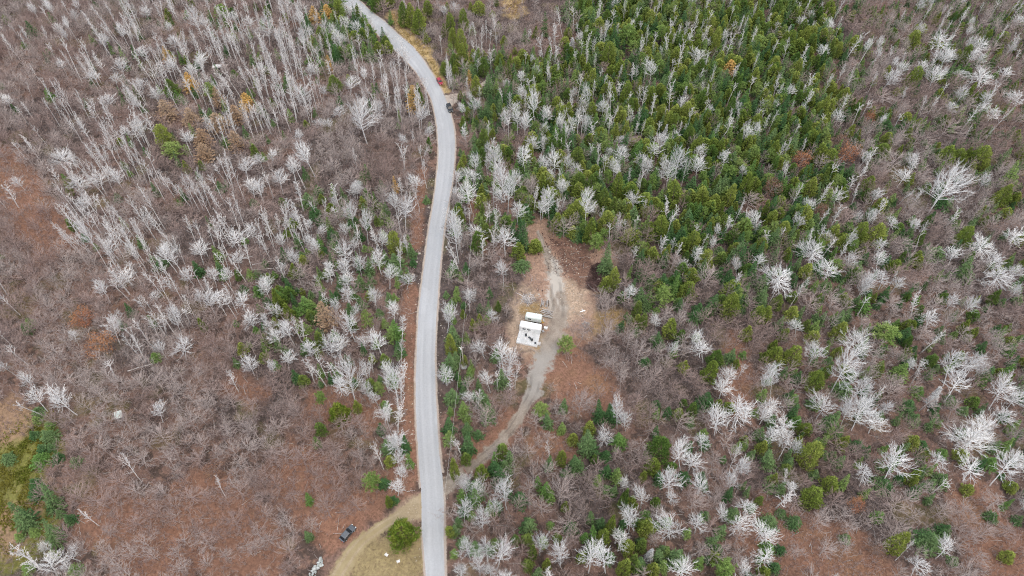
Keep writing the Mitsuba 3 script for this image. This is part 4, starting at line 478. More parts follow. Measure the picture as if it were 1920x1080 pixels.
M:-933,2560,103,73,0,0;-614,2981,70,93,0,0;1524,2878,70,109,0,0;1484,2353,76,119,0,0;1664,2659,70,75,0,0;1656,2132,90,113,0,0;1519,2960,70,92,0,0;-1002,1708,83,69,0,0;-1143,1663,70,59,0,0;-1207,1405,70,51,0,0;-960,1625,70,72,0,0;-1081,1597,70,81,0,0;-1013,1575,70,67,0,0;-707,1945,78,59,0,0;-579,1810,98,90,0,0;-454,1922,70,59,0,0;-147,1513,102,40,0,0;67,1742,143,55,0,0;378,1531,143,65,0,0;440,1540,106,57,0,0;469,1631,98,76,0,0;411,1368,134,74,0,0;501,1414,123,63,0,0;611,1366,101,92,0,0;344,1557,93,57,0,0;196,1707,82,40,0,0;827,1737,82,88,0,0;738,1901,70,48,0,0;596,1758,70,51,0,0;1123,1918,90,73,0,0;1131,1632,88,99,0,0;1129,1686,70,69,0,0;1219,1406,77,68,0,0;1620,1626,70,63,0,0;1396,1935,89,112,0,0;1493,1911,70,88,0,0;1290,1541,70,66,0,0;1459,1591,70,72,0,0;1323,1431,70,68,0,0;1111,1480,70,56,0,0;-1231,977,70,67,0,0;-838,977,70,63,0,0;-908,907,70,51,0,0;-811,1021,70,60,0,0;-753,1095,89,58,0,0;-1434,1095,70,66,0,0;-1365,1139,70,63,0,0;-1305,1277,70,74,0,0;-1515,1275,70,65,0,0;-1238,1249,70,61,0,0;-1036,982,70,48,0,0;-1178,953,70,59,0,0;-1133,995,70,67,0,0;-1016,924,70,40,0,0;-1360,1002,70,67,0,0;-1243,1049,70,53,0,0;-1057,1033,70,57,0,0;-841,908,70,51,0,0;-767,916,70,62,0,0;-709,900,70,58,0,0;-1113,881,70,54,0,0;-1056,862,70,50,0,0;-1191,864,70,57,0,0;-940,1008,70,56,0,0;-868,1026,70,57,0,0;-691,869,70,50,0,0;-561,871,142,46,0,0;-518,881,95,54,0,0;-406,856,90,57,0,0;-118,984,70,45,0,0;-66,870,104,71,0,0;-664,964,70,52,0,0;-443,848,70,76,0,0;-409,1201,70,44,0,0;-572,1042,70,68,0,0;266,1134,112,58,0,0;274,1068,70,50,0,0;372,956,146,51,0,0;312,999,98,40,0,0;186,898,133,64,0,0;363,1071,125,64,0,0;340,1118,119,46,0,0;502,1197,97,55,0,0;533,1175,84,47,0,0;603,1193,78,60,0,0;435,1056,83,57,0,0;382,884,118,50,0,0;451,861,113,71,0,0;500,1100,76,46,0,0;488,1016,84,64,0,0;215,1164,70,55,0,0;448,976,73,56,0,0;346,939,72,44,0,0;721,1167,70,59,0,0;673,1237,70,48,0,0;541,1285,70,49,0,0;613,1032,70,57,0,0;145,885,74,47,0,0;460,1236,70,75,0,0;528,967,70,52,0,0;409,1020,70,68,0,0;1221,1174,70,79,0,0;1226,932,70,59,0,0;1183,1035,70,42,0,0;915,1282,70,82,0,0;985,1275,85,57,0,0;1298,1280,70,74,0,0;1061,1213,70,48,0,0;777,1000,70,56,0,0;1173,1293,70,74,0,0;1451,1259,70,61,0,0;1338,1131,70,59,0,0;777,1169,70,51,0,0;1397,1096,70,50,0,0;756,929,70,51,0,0;-1138,801,70,70,0,0;-1066,647,70,83,0,0;-1063,715,70,61,0,0;-985,685,70,84,0,0;-990,767,70,48,0,0;-951,741,70,62,0,0;-880,779,70,56,0,0;-843,712,70,40,0,0;-790,660,70,73,0,0;-911,591,70,58,0,0;-842,508,70,40,0,0;-790,509,70,40,0,0;-714,494,70,40,0,0;-671,507,70,40,0,0;-762,571,70,40,0,0;-702,559,70,40,0,0;-976,636,70,59,0,0;-969,522,70,41,0,0;-903,474,70,47,0,0;-667,709,70,47,0,0;-682,783,70,63,0,0;-810,795,70,52,0,0;-961,560,70,40,0,0;-864,611,70,52,0,0;-878,669,70,43,0,0;-931,666,70,72,0,0;-1003,631,70,79,0,0;-670,589,70,58,0,0;-631,641,70,40,0,0;-602,538,70,40,0,0;-705,637,70,40,0,0;-959,797,70,52,0,0;-1071,784,70,56,0,0;-809,742,70,63,0,0;-1062,738,70,65,0,0;-63,671,93,40,0,0;-3,592,108,40,0,0;-532,747,107,68,0,0;-446,616,131,58,0,0;-374,635,96,49,0,0;-508,729,70,41,0,0;-413,660,70,40,0,0;-596,790,70,42,0,0;-422,819,70,40,0,0;-592,688,70,50,0,0;-492,680,70,40,0,0;-356,741,70,40,0,0;-576,553,70,48,0,0;-486,586,70,42,0,0;-525,524,70,57,0,0;-406,619,70,40,0,0;-465,793,70,56,0,0;-392,764,72,52,0,0;-638,796,70,49,0,0;-540,658,70,43,0,0;-438,717,70,51,0,0;-380,704,70,47,0,0;-601,614,70,43,0,0;333,750,131,40,0,0;317,799,74,40,0,0;49,784,79,52,0,0;95,729,73,51,0,0;123,654,160,65,0,0;188,684,160,49,0,0;223,659,160,65,0,0;83,634,86,62,0,0;183,626,75,46,0,0;51,683,100,40,0,0;305,730,88,40,0,0;280,774,80,40,0,0;526,768,79,55,0,0;524,671,70,47,0,0;458,650,78,66,0,0;458,539,70,51,0,0;538,521,70,60,0,0;518,535,70,41,0,0;18,636,112,46,0,0;22,494,90,40,0,0;346,557,70,42,0,0;145,596,70,83,0,0;955,639,70,103,0,0;754,708,70,58,0,0;749,602,84,84,0,0;758,540,70,60,0,0;886,552,70,48,0,0;1067,636,70,83,0,0;1134,645,70,66,0,0;1216,660,70,67,0,0;811,656,70,67,0,0;711,649,70,60,0,0;1156,581,70,58,0,0;1218,591,70,58,0,0;811,545,70,48,0,0;1000,677,70,60,0,0;834,763,70,55,0,0;723,810,70,53,0,0;1120,531,70,48,0,0;687,540,70,48,0,0
D:249,2686,80,40,0,0;688,2338,80,25,0,0;579,2099,80,23,0,0;1180,955,87,30,-5,11;335,522,80,22,0,0
O:1398,2208,60,47,0,0;1251,2066,60,56,0,0;1060,1950,74,79,0,0;1230,1965,95,83,0,0;907,1779,97,70,0,0;1066,1683,66,64,0,0;-1282,1195,71,80,0,0;-1185,1098,87,85,0,0;-1194,1233,60,48,0,0;-757,719,60,55,0,0;865,653,60,47,0,0;882,539,65,40,0,0
J:-466,889,80,58,0,0;-258,566,80,72,0,0"""
STAND = """m-218,281 m-189,282 b-161,282 b-132,283 b-103,283 e-74,284 k-45,285 k-16,285 k13,286 d42,287 d72,287 d101,288 d131,289 h160,289 h190,290 h220,290 m-197,234 b-171,234 b-145,235 b-119,235 b-93,236 b-67,236 b-40,237 e-14,237 e12,238 e39,238 d65,239 d92,239 d118,240 h145,240 h172,241 h198,241 m-179,195 b-156,195 b-132,195 b-108,196 b-84,196 m-60,197 r-37,197 e-13,197 e11,198 e36,198 d60,199 d84,199 d108,200 h132,200 h157,200 h181,201 m-165,162 b-143,162 b-121,162 b-99,163 b-77,163 a-55,164 r-33,164 e-11,164 e11,165 d33,165 d55,165 d77,166 d100,166 h122,166 h144,167 h166,167 m-152,134 m-132,134 b-112,134 b-92,135 a-71,135 a-51,135 a-31,136 r-10,136 .10,136 r31,137 e51,137 e72,137 h92,138 a113,138 h133,138 h154,138 m-141,110 m-123,110 r-104,110 r-85,111 a-66,111 a-47,111 a-28,111 r-9,112 .10,112 r29,112 h48,112 r67,113 h86,113 a105,113 a124,114 h144,114 m-132,89 r-114,89 r-97,89 r-79,90 r-62,90 a-44,90 e-26,90 e-8,91 r9,91 r27,91 h45,91 a63,91 a81,92 a98,92 a116,92 h134,92 g-124,71 m-107,71 r-91,71 r-74,71 r-58,71 r-41,72 a-24,72 e-8,72 h9,72 h26,72 h42,73 a59,73 a76,73 a93,73 a109,73 h126,74 g-116,54 m-101,55 r-85,55 r-70,55 r-54,55 .-38,55 .-23,55 a-7,56 h9,56 a24,56 a40,56 a56,56 h72,56 r87,57 r103,57 r119,57 v-15,132 v-15,123 v-16,113 v-14,104 v-13,96 v-13,87 v-14,79 v-11,91 v-10,83 v-35,145 v-34,131 v-34,119 v-33,108 v-32,97 v-31,87 v-30,78 v-30,72 v-16,230 v-15,210 v-13,192"""
KIND = dict(B=('white_birch', 'birch', 'birches of the wood'), A=('aspen_tree', 'aspen', 'white-limbed aspens'), M=('maple_tree', 'bare tree', 'bare grey hardwoods'),
            C=('cedar_tree', 'cedar', 'cedars'), S=('spruce_tree', 'spruce', 'spruces and firs'), P=('pine_tree', 'pine', 'pines'), O=('oak_tree', 'oak', 'oaks that keep brown leaves'),
            G=('golden_larch', 'larch', 'larches'), L=('tan_larch', 'larch', 'larches'), D=('dead_spruce', 'dead tree', 'silver dead spruces'), J=('juniper_bush', 'juniper', 'round junipers'))
table = {}
for row in TREES.strip().split('\n'):
    k, _, rest = row.partition(':')
    table[k] = np.array([[float(v) / 10 for v in t.split(',')] for t in rest.split(';')])

# what the labels measure from
MARKS = [(-26.3, 228.7, 'the black car'), (-31.5, 246, 'the red car'), (-39.8, 57.6, 'the dark grey car'), (6, 121, 'the trailers'), (-13.9, 106.6, 'the utility pole'), (-107, 88, 'the pale forest hut'), (-130.7, 120.6, 'the russet oak pair'), (-27, 55, 'the round lawn juniper'), (-46, 49.5, 'the grey stone pile'), (-11.5, 73.5, 'the red driveway gate'), (28.4, 141, 'the dark brush heap'), (-41.9, 236.6, 'the golden larch at the bend'), (-129.9, 70.5, 'the juniper meadow'), (9, 161, 'the head of the dirt clearing'), (-81, 144, 'the two fallen trunks'), (-126, 253, 'the white shed'), (-117.9, 216.1, 'the tan larch group'), (120.4, 99.0, 'the silver snag spruce'), (164.6, 190.2, 'the great white-crowned aspen'), (102.5, 193.5, 'the brown-leaved oaks'), (114.8, 117.2, 'the round olive pine'), (101.0, 107.6, 'the twin broad white crowns'), (-48.7, 90.0, 'the round forest juniper'), (-78.4, 72.6, 'the pale orange oak'), (-47.0, 280.3, 'the straw-coloured verge'), (-80.4, 308.2, 'the upper end of the road'), (82.6, 79.1, 'the big lime cedar'), (52.4, 50.6, 'the bushy pine at the bottom edge'), (96.7, 56.8, 'the lone lime cedar'), (65.3, 293.9, 'the tall pine stand'), (-1.1, 306.6, 'the straw patch at the top edge'), (-92.0, 302.1, 'the golden larch pair at the top edge'), (72.0, 240.7, 'the thin grey snag among cedars'), (236.7, 309.4, 'the top corner past the oaks'), (-237.4, 298.9, 'the top corner past the tan larches'), (160.6, 145.3, 'the white crowns at the frame edge'), (48.5, 132.6, 'the pale-green pine'), (140.3, 92.5, 'the white crowns at the side edge'), (16.5, 113.9, 'the green pine by the driveway'), (-128.4, 157.3, 'the slanting birch grove'), (-117.0, 49.9, 'the bottom corner below the meadow'), (27.3, 163.6, 'the lone cedar at the clearing edge'), (31.1, 71.7, 'the lower middle thicket'), (83.0, 158.3, 'the cedars above the white crowns'), (-75.1, 122.4, 'the tan larch near the road'), (-63.9, 218.8, 'the wide white crown above the bend'), (20.1, 213.7, 'the birch row under the conifers'), (-48.4, 153.7, 'the big white crown by the verge'), (-93.7, 130.4, 'the white birch trio in the brown wood'), (43.2, 89.6, 'the brown thicket past the driveway'), (98.3, 77.7, 'the white crown by the lime cedar'), (-8.6, 59.5, 'the white crowns at the road foot'), (-60.7, 100.1, 'the white crown pair by the road'), (155.6, 259.5, 'the leaning aspens at the top'), (151.9, 302.8, 'the brown thicket at the top edge'), (193.1, 234.0, 'the round white crowns at the top side'), (76.5, 214.8, 'the mixed stand above the oaks'), (7.9, 237.6, 'the alder hollow past the side lane'), (-147.3, 210.7, 'the white crowns below the shed')]
mx = np.array([m[:2] for m in MARKS])
ONES = 'zeroth first second third fourth fifth sixth seventh eighth ninth tenth eleventh twelfth thirteenth fourteenth fifteenth sixteenth seventeenth eighteenth nineteenth'.split()
TENS = {2: 'twent', 3: 'thirt', 4: 'fort', 5: 'fift', 6: 'sixt'}
def ordinal(n): return ONES[n] if n < 20 else TENS[n // 10] + 'ieth' if n % 10 == 0 else TENS[n // 10] + 'y-' + ONES[n % 10]
def look(kind, t):
    x, y, h, w, lx, ly = t
    lean = 'leaning ' if math.hypot(lx, ly) > 0.14 * h else ''
    if kind == 'B': return ('tall ' if h > 13.5 else 'short ' if h < 10.4 else 'slender ') + lean + 'white birch'
    if kind == 'A': return ('broad ' if w > 7 else 'narrow ' if w < 4.2 else '') + lean + 'white-limbed aspen'
    if kind == 'M': return ('spreading ' if w > 7 else 'small ' if w < 4.6 else '') + 'leafless grey-brown tree'
    if kind == 'C': return ('tall ' if h > 8 else 'low ' if h < 5 else '') + ('stout ' if w > 4.6 else '') + 'olive-green cedar'
    if kind == 'S': return ('tall ' if h > 7.5 else 'small ' if h < 4 else '') + 'dark green spruce'
    return dict(P='bushy light-green pine', O='oak holding brown leaves', G='golden-needled larch', L='tan thin-needled larch', D='silver-grey dead spruce', J='round dense olive juniper')[kind]
NOUN = dict(B='birch', A='aspen', M='grey-brown tree', C='cedar', S='spruce', P='pine', O='oak', G='golden larch', L='tan larch', D='dead spruce', J='juniper')

rng = np.random.default_rng(17)
eye = np.array([0, 0, CAM_H]); spare = []
taken = []
for kind, rows in table.items():
    name, cat, group = KIND[kind]
    dist = np.sqrt(rows[:, 0] ** 2 + rows[:, 1] ** 2 + CAM_H ** 2)
    order = np.argsort(-(rows[:, 2] * rows[:, 3]) / dist ** 2)
    for i in order[296:]: spare.append((kind, rows[i]))
    rows = rows[order[:296]]
    dd = np.linalg.norm(rows[:, None, :2] - mx[None], axis=2); cell = dd.argmin(1)
    rank = np.zeros(len(rows), int)
    for c in set(cell): idx = np.nonzero(cell == c)[0]; rank[idx[np.argsort(dd[idx, c])]] = np.arange(1, len(idx) + 1)
    zs = height(rows[:, 0], rows[:, 1])
    for i, t in enumerate(rows):
        key = name if i == 0 else f'{name}_{i:03d}'
        scene[key] = place(kind, *t, rng=rng, z=float(zs[i]))
        only = (cell == cell[i]).sum() == 1
        where = f'the only {NOUN[kind]} close to' if only else f'{ordinal(rank[i])} {NOUN[kind]} out from'
        text = f'{look(kind, t)}, {where} {MARKS[cell[i]][2]}'
        if len(text.replace('-', ' ').split()) > 16: text = text.replace('leaning ', '').replace('narrow ', '').replace('broad ', '').replace('spreading ', '').replace('small ', '').replace('tall ', '')
        tag(key, text, cat, group)
        taken.append((t[0], t[1], t[3] * (0.42 if kind in 'BAM' else 0.5), kind))
taken_a = np.array([t[:3] for t in taken])

# ------------------------------------------------------------------ the rest of the wood: what nobody would count
st = np.array([[float(v) for v in s[1:].split(',')] for s in STAND.split()]); st_k = np.array([s[0] for s in STAND.split()])
MIX = {'m': dict(M=.68, B=.05, S=.015, A=.02), 'b': dict(B=.34, M=.34, A=.03, S=.07, C=.02), 'v': dict(S=.52, C=.10, A=.05, B=.05, M=.16), 'r': dict(M=.66, S=.012, B=.02), 'a': dict(M=.30, A=.10, S=.38, C=.08, B=.03),
       'd': dict(C=.22, S=.36, P=.08, B=.08, A=.01, M=.07), 'e': dict(S=.33, C=.18, P=.03, B=.19, A=.05, M=.12), 'k': dict(M=.3, C=.06, B=.05), 'h': dict(M=.44, A=.06, S=.29, C=.11, B=.03), 'g': dict(S=.03), '.': {}}
HT = dict(B=(8, 13), A=(7, 10.5), M=(5.5, 9.5), C=(3.5, 7.5), S=(2.5, 7), P=(6, 9)); WD = dict(B=(1.6, 3), A=(3, 5.5), M=(3.2, 6.2), C=(1.8, 3.4), S=(1.6, 3.2), P=(3, 5))
rng = np.random.default_rng(23)
step = 2.9
cx, cy = np.meshgrid(np.arange(-285, 285, step), np.arange(24, 345, step))
cand = np.stack([cx.ravel(), cy.ravel()], 1) + rng.uniform(-1.35, 1.35, (cx.size, 2))
cand = cand[(np.abs(cand[:, 0]) < 118 + 0.52 * (cand[:, 1] - 45) + 18)]
pts = shapely.points(cand)
clear = shapely.distance(pts, road_line) > 5.0
for line, r in zip(lane_lines, (3.2, 3.2, 2.0)): clear &= shapely.distance(pts, line) > r
for (px, py, r) in ((5.5, 118, 9), (19, 130, 9), (17, 148, 10), (26, 142, 8), (-30, 52, 12), (-42, 50, 6), (-46, 49, 4), (18, 104, 7), (-13.9, 106, 2.5), (24, 101, 5)):
    clear &= np.hypot(cand[:, 0] - px, cand[:, 1] - py) > r
for px, py in ((-25.9, 228.0), (-31.3, 246.0)): clear &= ~((np.abs(cand[:, 0] - px) < 4.5) & (cand[:, 1] < py + 3) & (cand[:, 1] > py - 13))
for kind, x0, y0, x1, y1, r in ZONES:
    if kind in ('straw', 'rust', 'meadow', 'tanrust', 'lawn'): clear &= (shapely.distance(pts, LineString([(x0, y0), (x1, y1)])) > r * 0.8) | (rng.uniform(0, 1, len(cand)) < (0.6 if kind == 'rust' and r > 7.5 and y0 < 100 and x0 < -40 else 0.12 * (kind == 'rust')))
from scipy.spatial import cKDTree
cand = cand[clear]
kd = st_k[cKDTree(st).query(cand)[1]]; more = cand[np.isin(kd, ['d', 'e', 'a'])]; more = more[rng.uniform(0, 1, len(more)) < 0.42] + rng.uniform(-1.6, 1.6, (1, 2)); n_first = len(cand); cand = np.vstack([cand, more])
cand = cand[shapely.distance(shapely.points(cand), road_line) > 4.6]
near = np.full(len(cand), 1e9)
kt = cKDTree(taken_a[:, :2]); d_, i_ = kt.query(cand, k=6); room_ = (d_ - taken_a[i_, 2]).min(1)
who = cKDTree(st).query(cand + rng.normal(size=cand.shape) * 4)[1]
WOOD = dict(B=('birch_wood', 'slender white birches between the larger ones'), A=('aspen_wood', 'smaller white-limbed aspens scattered through the wood'), M=('hardwood_wood', 'grey-brown leafless hardwoods filling the wood'),
            C=('cedar_wood', 'smaller olive cedars of the mixed wood'), S=('spruce_wood', 'small dark spruces and firs under the taller trees'), P=('pine_wood', 'smaller pines of the conifer stand'))
number = {}
def wood(kind, x, y, h, w, lx, ly, z):
    number[kind] = number.get(kind, 0) + 1
    scene[f'{WOOD[kind][0]}__{number[kind]:04d}'] = place('m' if kind == 'M' else kind, x, y, h, w, lx, ly, rng=rng, z=z)
zc = height(cand[:, 0], cand[:, 1])
clump = meshkit.fbm(np.stack([cand[:, 0] * .07, cand[:, 1] * .07, cand[:, 0] * 0 + 3], -1), 2, 9)
for ci, ((x, y), z, rm, k) in enumerate(zip(cand, zc, room_, st_k[who])):
    u, acc, kind = rng.uniform(), 0.0, None
    for kk, pr in MIX[k].items():
        acc += pr
        if u < acc: kind = kk; break
    if kind is None: continue
    if kind in 'AB' and k not in 'dv' and clump[ci] < (0.53 if kind == 'A' else 0.46): kind = 'M'
    h, w = rng.uniform(*HT[kind]), rng.uniform(*WD[kind])
    if k in 'de' and kind in 'CS': h, w = h * rng.uniform(1.1, 1.75), w * rng.uniform(1.3, 2.1)
    if k == 'b' and kind == 'B': h *= rng.uniform(1.0, 1.5)
    if k == 'b' and kind == 'M': h *= 0.8
    if rm < (0.15 if kind in 'BS' else 0.5): continue
    wood(kind, x, y, h, w, rng.normal() * 0.05 * h, rng.normal() * 0.05 * h, float(z))
for kind, t in spare: wood(kind, *t, float(height(np.array([t[0]]), np.array([t[1]]))[0]))
for kind in number: tag(WOOD[kind][0], WOOD[kind][1], kind='stuff')

# bare brush and saplings over the forest floor
for k in range(6):
    r = np.random.default_rng(1000 + k); m = MB(); sp = []
    for _ in range(11):
        px, py = r.uniform(-2.6, 2.6, 2); hh = r.uniform(0.9, 3.2)
        for _ in range(r.integers(2, 4)):
            d = np.array([r.normal() * .28, r.normal() * .28, 1]); b = path3((px, py, -0.15), d, hh * r.uniform(.6, 1.1), 2, 0.12, r)
            m.tubes(segs_of(b, 0.032, 0.02), 3)
            for w in range(4):
                q, e = on(b, r.uniform(.3, 1)); dd = splay(e, r.uniform(.4, 1.0), r.uniform(0, 6.28)); sp.append(np.concatenate([q, q + dd * r.uniform(.4, 1.1), [0.022]]))
    m.spikes(sp); scene[f'kit_brush_{k}'] = {'type': 'shapegroup', 'brush': mikit.ply(m.mesh(), 'brush_bark')}
rng = np.random.default_rng(31)
cx, cy = np.meshgrid(np.arange(-285, 285, 3.7), np.arange(24, 345, 3.7)); bc = np.stack([cx.ravel(), cy.ravel()], 1) + rng.uniform(-2, 2, (cx.size, 2))
bc = bc[np.abs(bc[:, 0]) < 118 + 0.52 * (bc[:, 1] - 45) + 18]; bp = shapely.points(bc)
ok = (shapely.distance(bp, road_line) > 7.2) & (rng.uniform(0, 1, len(bc)) < 0.92)
for line, r in zip(lane_lines, (5, 5, 3.5)): ok &= shapely.distance(bp, line) > r
for (px, py, r) in ((5.5, 118, 11), (18, 130, 11), (17, 148, 12), (26, 142, 9), (-30, 51, 15), (-42, 50, 9), (18, 104, 7), (-128, 68, 16)): ok &= np.hypot(bc[:, 0] - px, bc[:, 1] - py) > r
bc = bc[ok]; bz = height(bc[:, 0], bc[:, 1])
for i, ((x, y), z) in enumerate(zip(bc, bz)):
    s = rng.uniform(0.7, 1.25)
    scene[f'undergrowth__{i + 1:04d}'] = {'type': 'instance', 'group': {'type': 'ref', 'id': f'kit_brush_{rng.integers(6)}'},
        'to_world': T().translate([float(x), float(y), float(z)]) @ T().rotate([0, 0, 1], float(rng.uniform(0, 360))) @ T().scale([float(s), float(s), float(rng.uniform(.6, 1.2))])}
tag('undergrowth', 'bare brown brush and saplings covering the forest floor', kind='stuff')

# ------------------------------------------------------------------ cars
def car(key, loc, heading, L, Wd, Hh, paint, label, wagon=True):
    """Nose along +x before turning. body, glasshouse, roof panel, windows, wheels with rims, lamps, mirrors."""
    m = T().translate([loc[0], loc[1], loc[2] if len(loc) > 2 else 0.012]) @ T().rotate([0, 0, 1], math.degrees(heading))
    a, b = -L / 2, L / 2
    low, belt = 0.28, Hh * 0.58
    out = [(a + .06, low), (a, low + .15), (a + .04, belt), (a + .10, belt + .03), (b - L * .29, belt + .02), (b - .22, belt - .12), (b - .04, belt - .24), (b, low + .14), (b - .08, low)]
    v, f = prism(out, -Wd / 2, Wd / 2); y = v[:, 1]; pinch = 1 - 0.10 * np.clip((np.abs(v[:, 0]) - L * .3) / (L * .2), 0, 1); v[:, 1] = y * pinch
    put(f'{key}__body', (v, f), paint, m=m)
    top = Hh; r0, r1 = (a + .42, b - L * .44) if wagon else (a + .85, b - L * .47)
    g0, g1 = (a + .12, b - L * .28) if wagon else (a + .28, b - L * .28)
    def frustum(x0, x1, w0, z0, X0, X1, w1, z1):
        v = np.array([[x0, -w0, z0], [x1, -w0, z0], [x1, w0, z0], [x0, w0, z0], [X0, -w1, z1], [X1, -w1, z1], [X1, w1, z1], [X0, w1, z1]])
        return v, np.array([[0, 3, 2, 1], [4, 5, 6, 7], [0, 1, 5, 4], [1, 2, 6, 5], [2, 3, 7, 6], [3, 0, 4, 7]])
    put(f'{key}__cabin', frustum(g0, g1, Wd / 2 - .06, belt, r0, r1, Wd / 2 - .2, top - .05), paint, m=m)
    put(f'{key}__roof', frustum(r0 - .05, r1 + .06, Wd / 2 - .17, top - .048, r0 + .06, r1 - .06, Wd / 2 - .26, top), paint, m=m)
    def pane(name, quad, out_):
        q = np.array(quad); n = np.cross(q[1] - q[0], q[3] - q[0]); n /= np.linalg.norm(n); n *= np.sign(n @ np.array(out_))
        c = q.mean(0); q = c + (q - c) * 0.88
        v = np.vstack([q + n * .004, q + n * .022]); put(f'{key}__{name}', (v, np.array([[0, 1, 2, 3], [4, 5, 6, 7], [0, 1, 5, 4], [1, 2, 6, 5], [2, 3, 7, 6], [3, 0, 4, 7]])), 'dark_glass', m=m)
    w0, w1 = Wd / 2 - .06, Wd / 2 - .2
    pane('windscreen', [[g1, -w0, belt], [g1, w0, belt], [r1, w1, top - .05], [r1, -w1, top - .05]], (1, 0, .3))
    pane('rear_window', [[g0, -w0, belt], [g0, w0, belt], [r0, w1, top - .05], [r0, -w1, top - .05]], (-1, 0, .3))
    n = 0
    for s in (-1, 1):
        xs = [(0.02, .47), (.5, .98)]
        for u0, u1 in xs:
            lo = lambda u: g0 + (g1 - g0) * u; hi = lambda u: r0 + (r1 - r0) * u
            pane('window' + (f'_{n:03d}' if n else ''), [[lo(u0), s * w0, belt + .02], [lo(u1), s * w0, belt + .02], [hi(u1), s * w1, top - .07], [hi(u0), s * w1, top - .07]], (0, s, .2)); n += 1
    n = 0
    for s in (-1, 1):
        for x in (a + L * .2, b - L * .19):
            k = f'{key}__wheel' + (f'_{n:03d}' if n else ''); n += 1
            rr = 0.345; mm = m @ T().translate([x, s * (Wd / 2 - .10), rr]) @ T().rotate([1, 0, 0], -90.0 * s)
            put(k + '__tyre', lathe([(0.2, -.1), (rr - .03, -.1), (rr, -.06), (rr, .07), (rr - .03, .115), (0.2, .115)], 20), 'tyre_rubber', smooth=30, m=mm)
            put(k + '__rim', lathe([(0.0, .09), (0.06, .105), (0.2, .08), (0.235, .118), (0.2, -.08)], 14), 'rim_metal', m=mm)
    for i, s in enumerate((-1, 1)):
        e = f'_{i:03d}' if i else ''
        put(f'{key}__headlight{e}', MB().box((b - .06, s * (Wd / 2 - .34), low + .34), (.16, .34, .15)).mesh(), 'lamp_lens', m=m)
        put(f'{key}__tail_lamp{e}', MB().box((a + .04, s * (Wd / 2 - .3), belt - .12), (.12, .26, .2)).mesh(), 'tail_lens', m=m)
        put(f'{key}__mirror{e}', MB().box((g1 - .32, s * (Wd / 2 + .06), belt + .1), (.14, .22, .15)).mesh(), paint, m=m)
    tag(key, label, 'car', 'parked cars')
car('black_car', (-25.9, 228.0), math.radians(-70), 4.7, 1.88, 1.7, 'black_paint', 'black car parked on the gravel edge just below the side lane mouth')
car('red_car', (-31.3, 246.0), math.radians(-66), 4.3, 1.78, 1.5, 'red_paint', 'red hatchback parked on the verge just above the side lane mouth')
car('silver_car', (-39.8, 57.6), math.radians(55), 4.6, 1.82, 1.5, 'charcoal_paint', 'dark grey car with a pale shine parked on fallen leaves beside the dirt track', wagon=False)

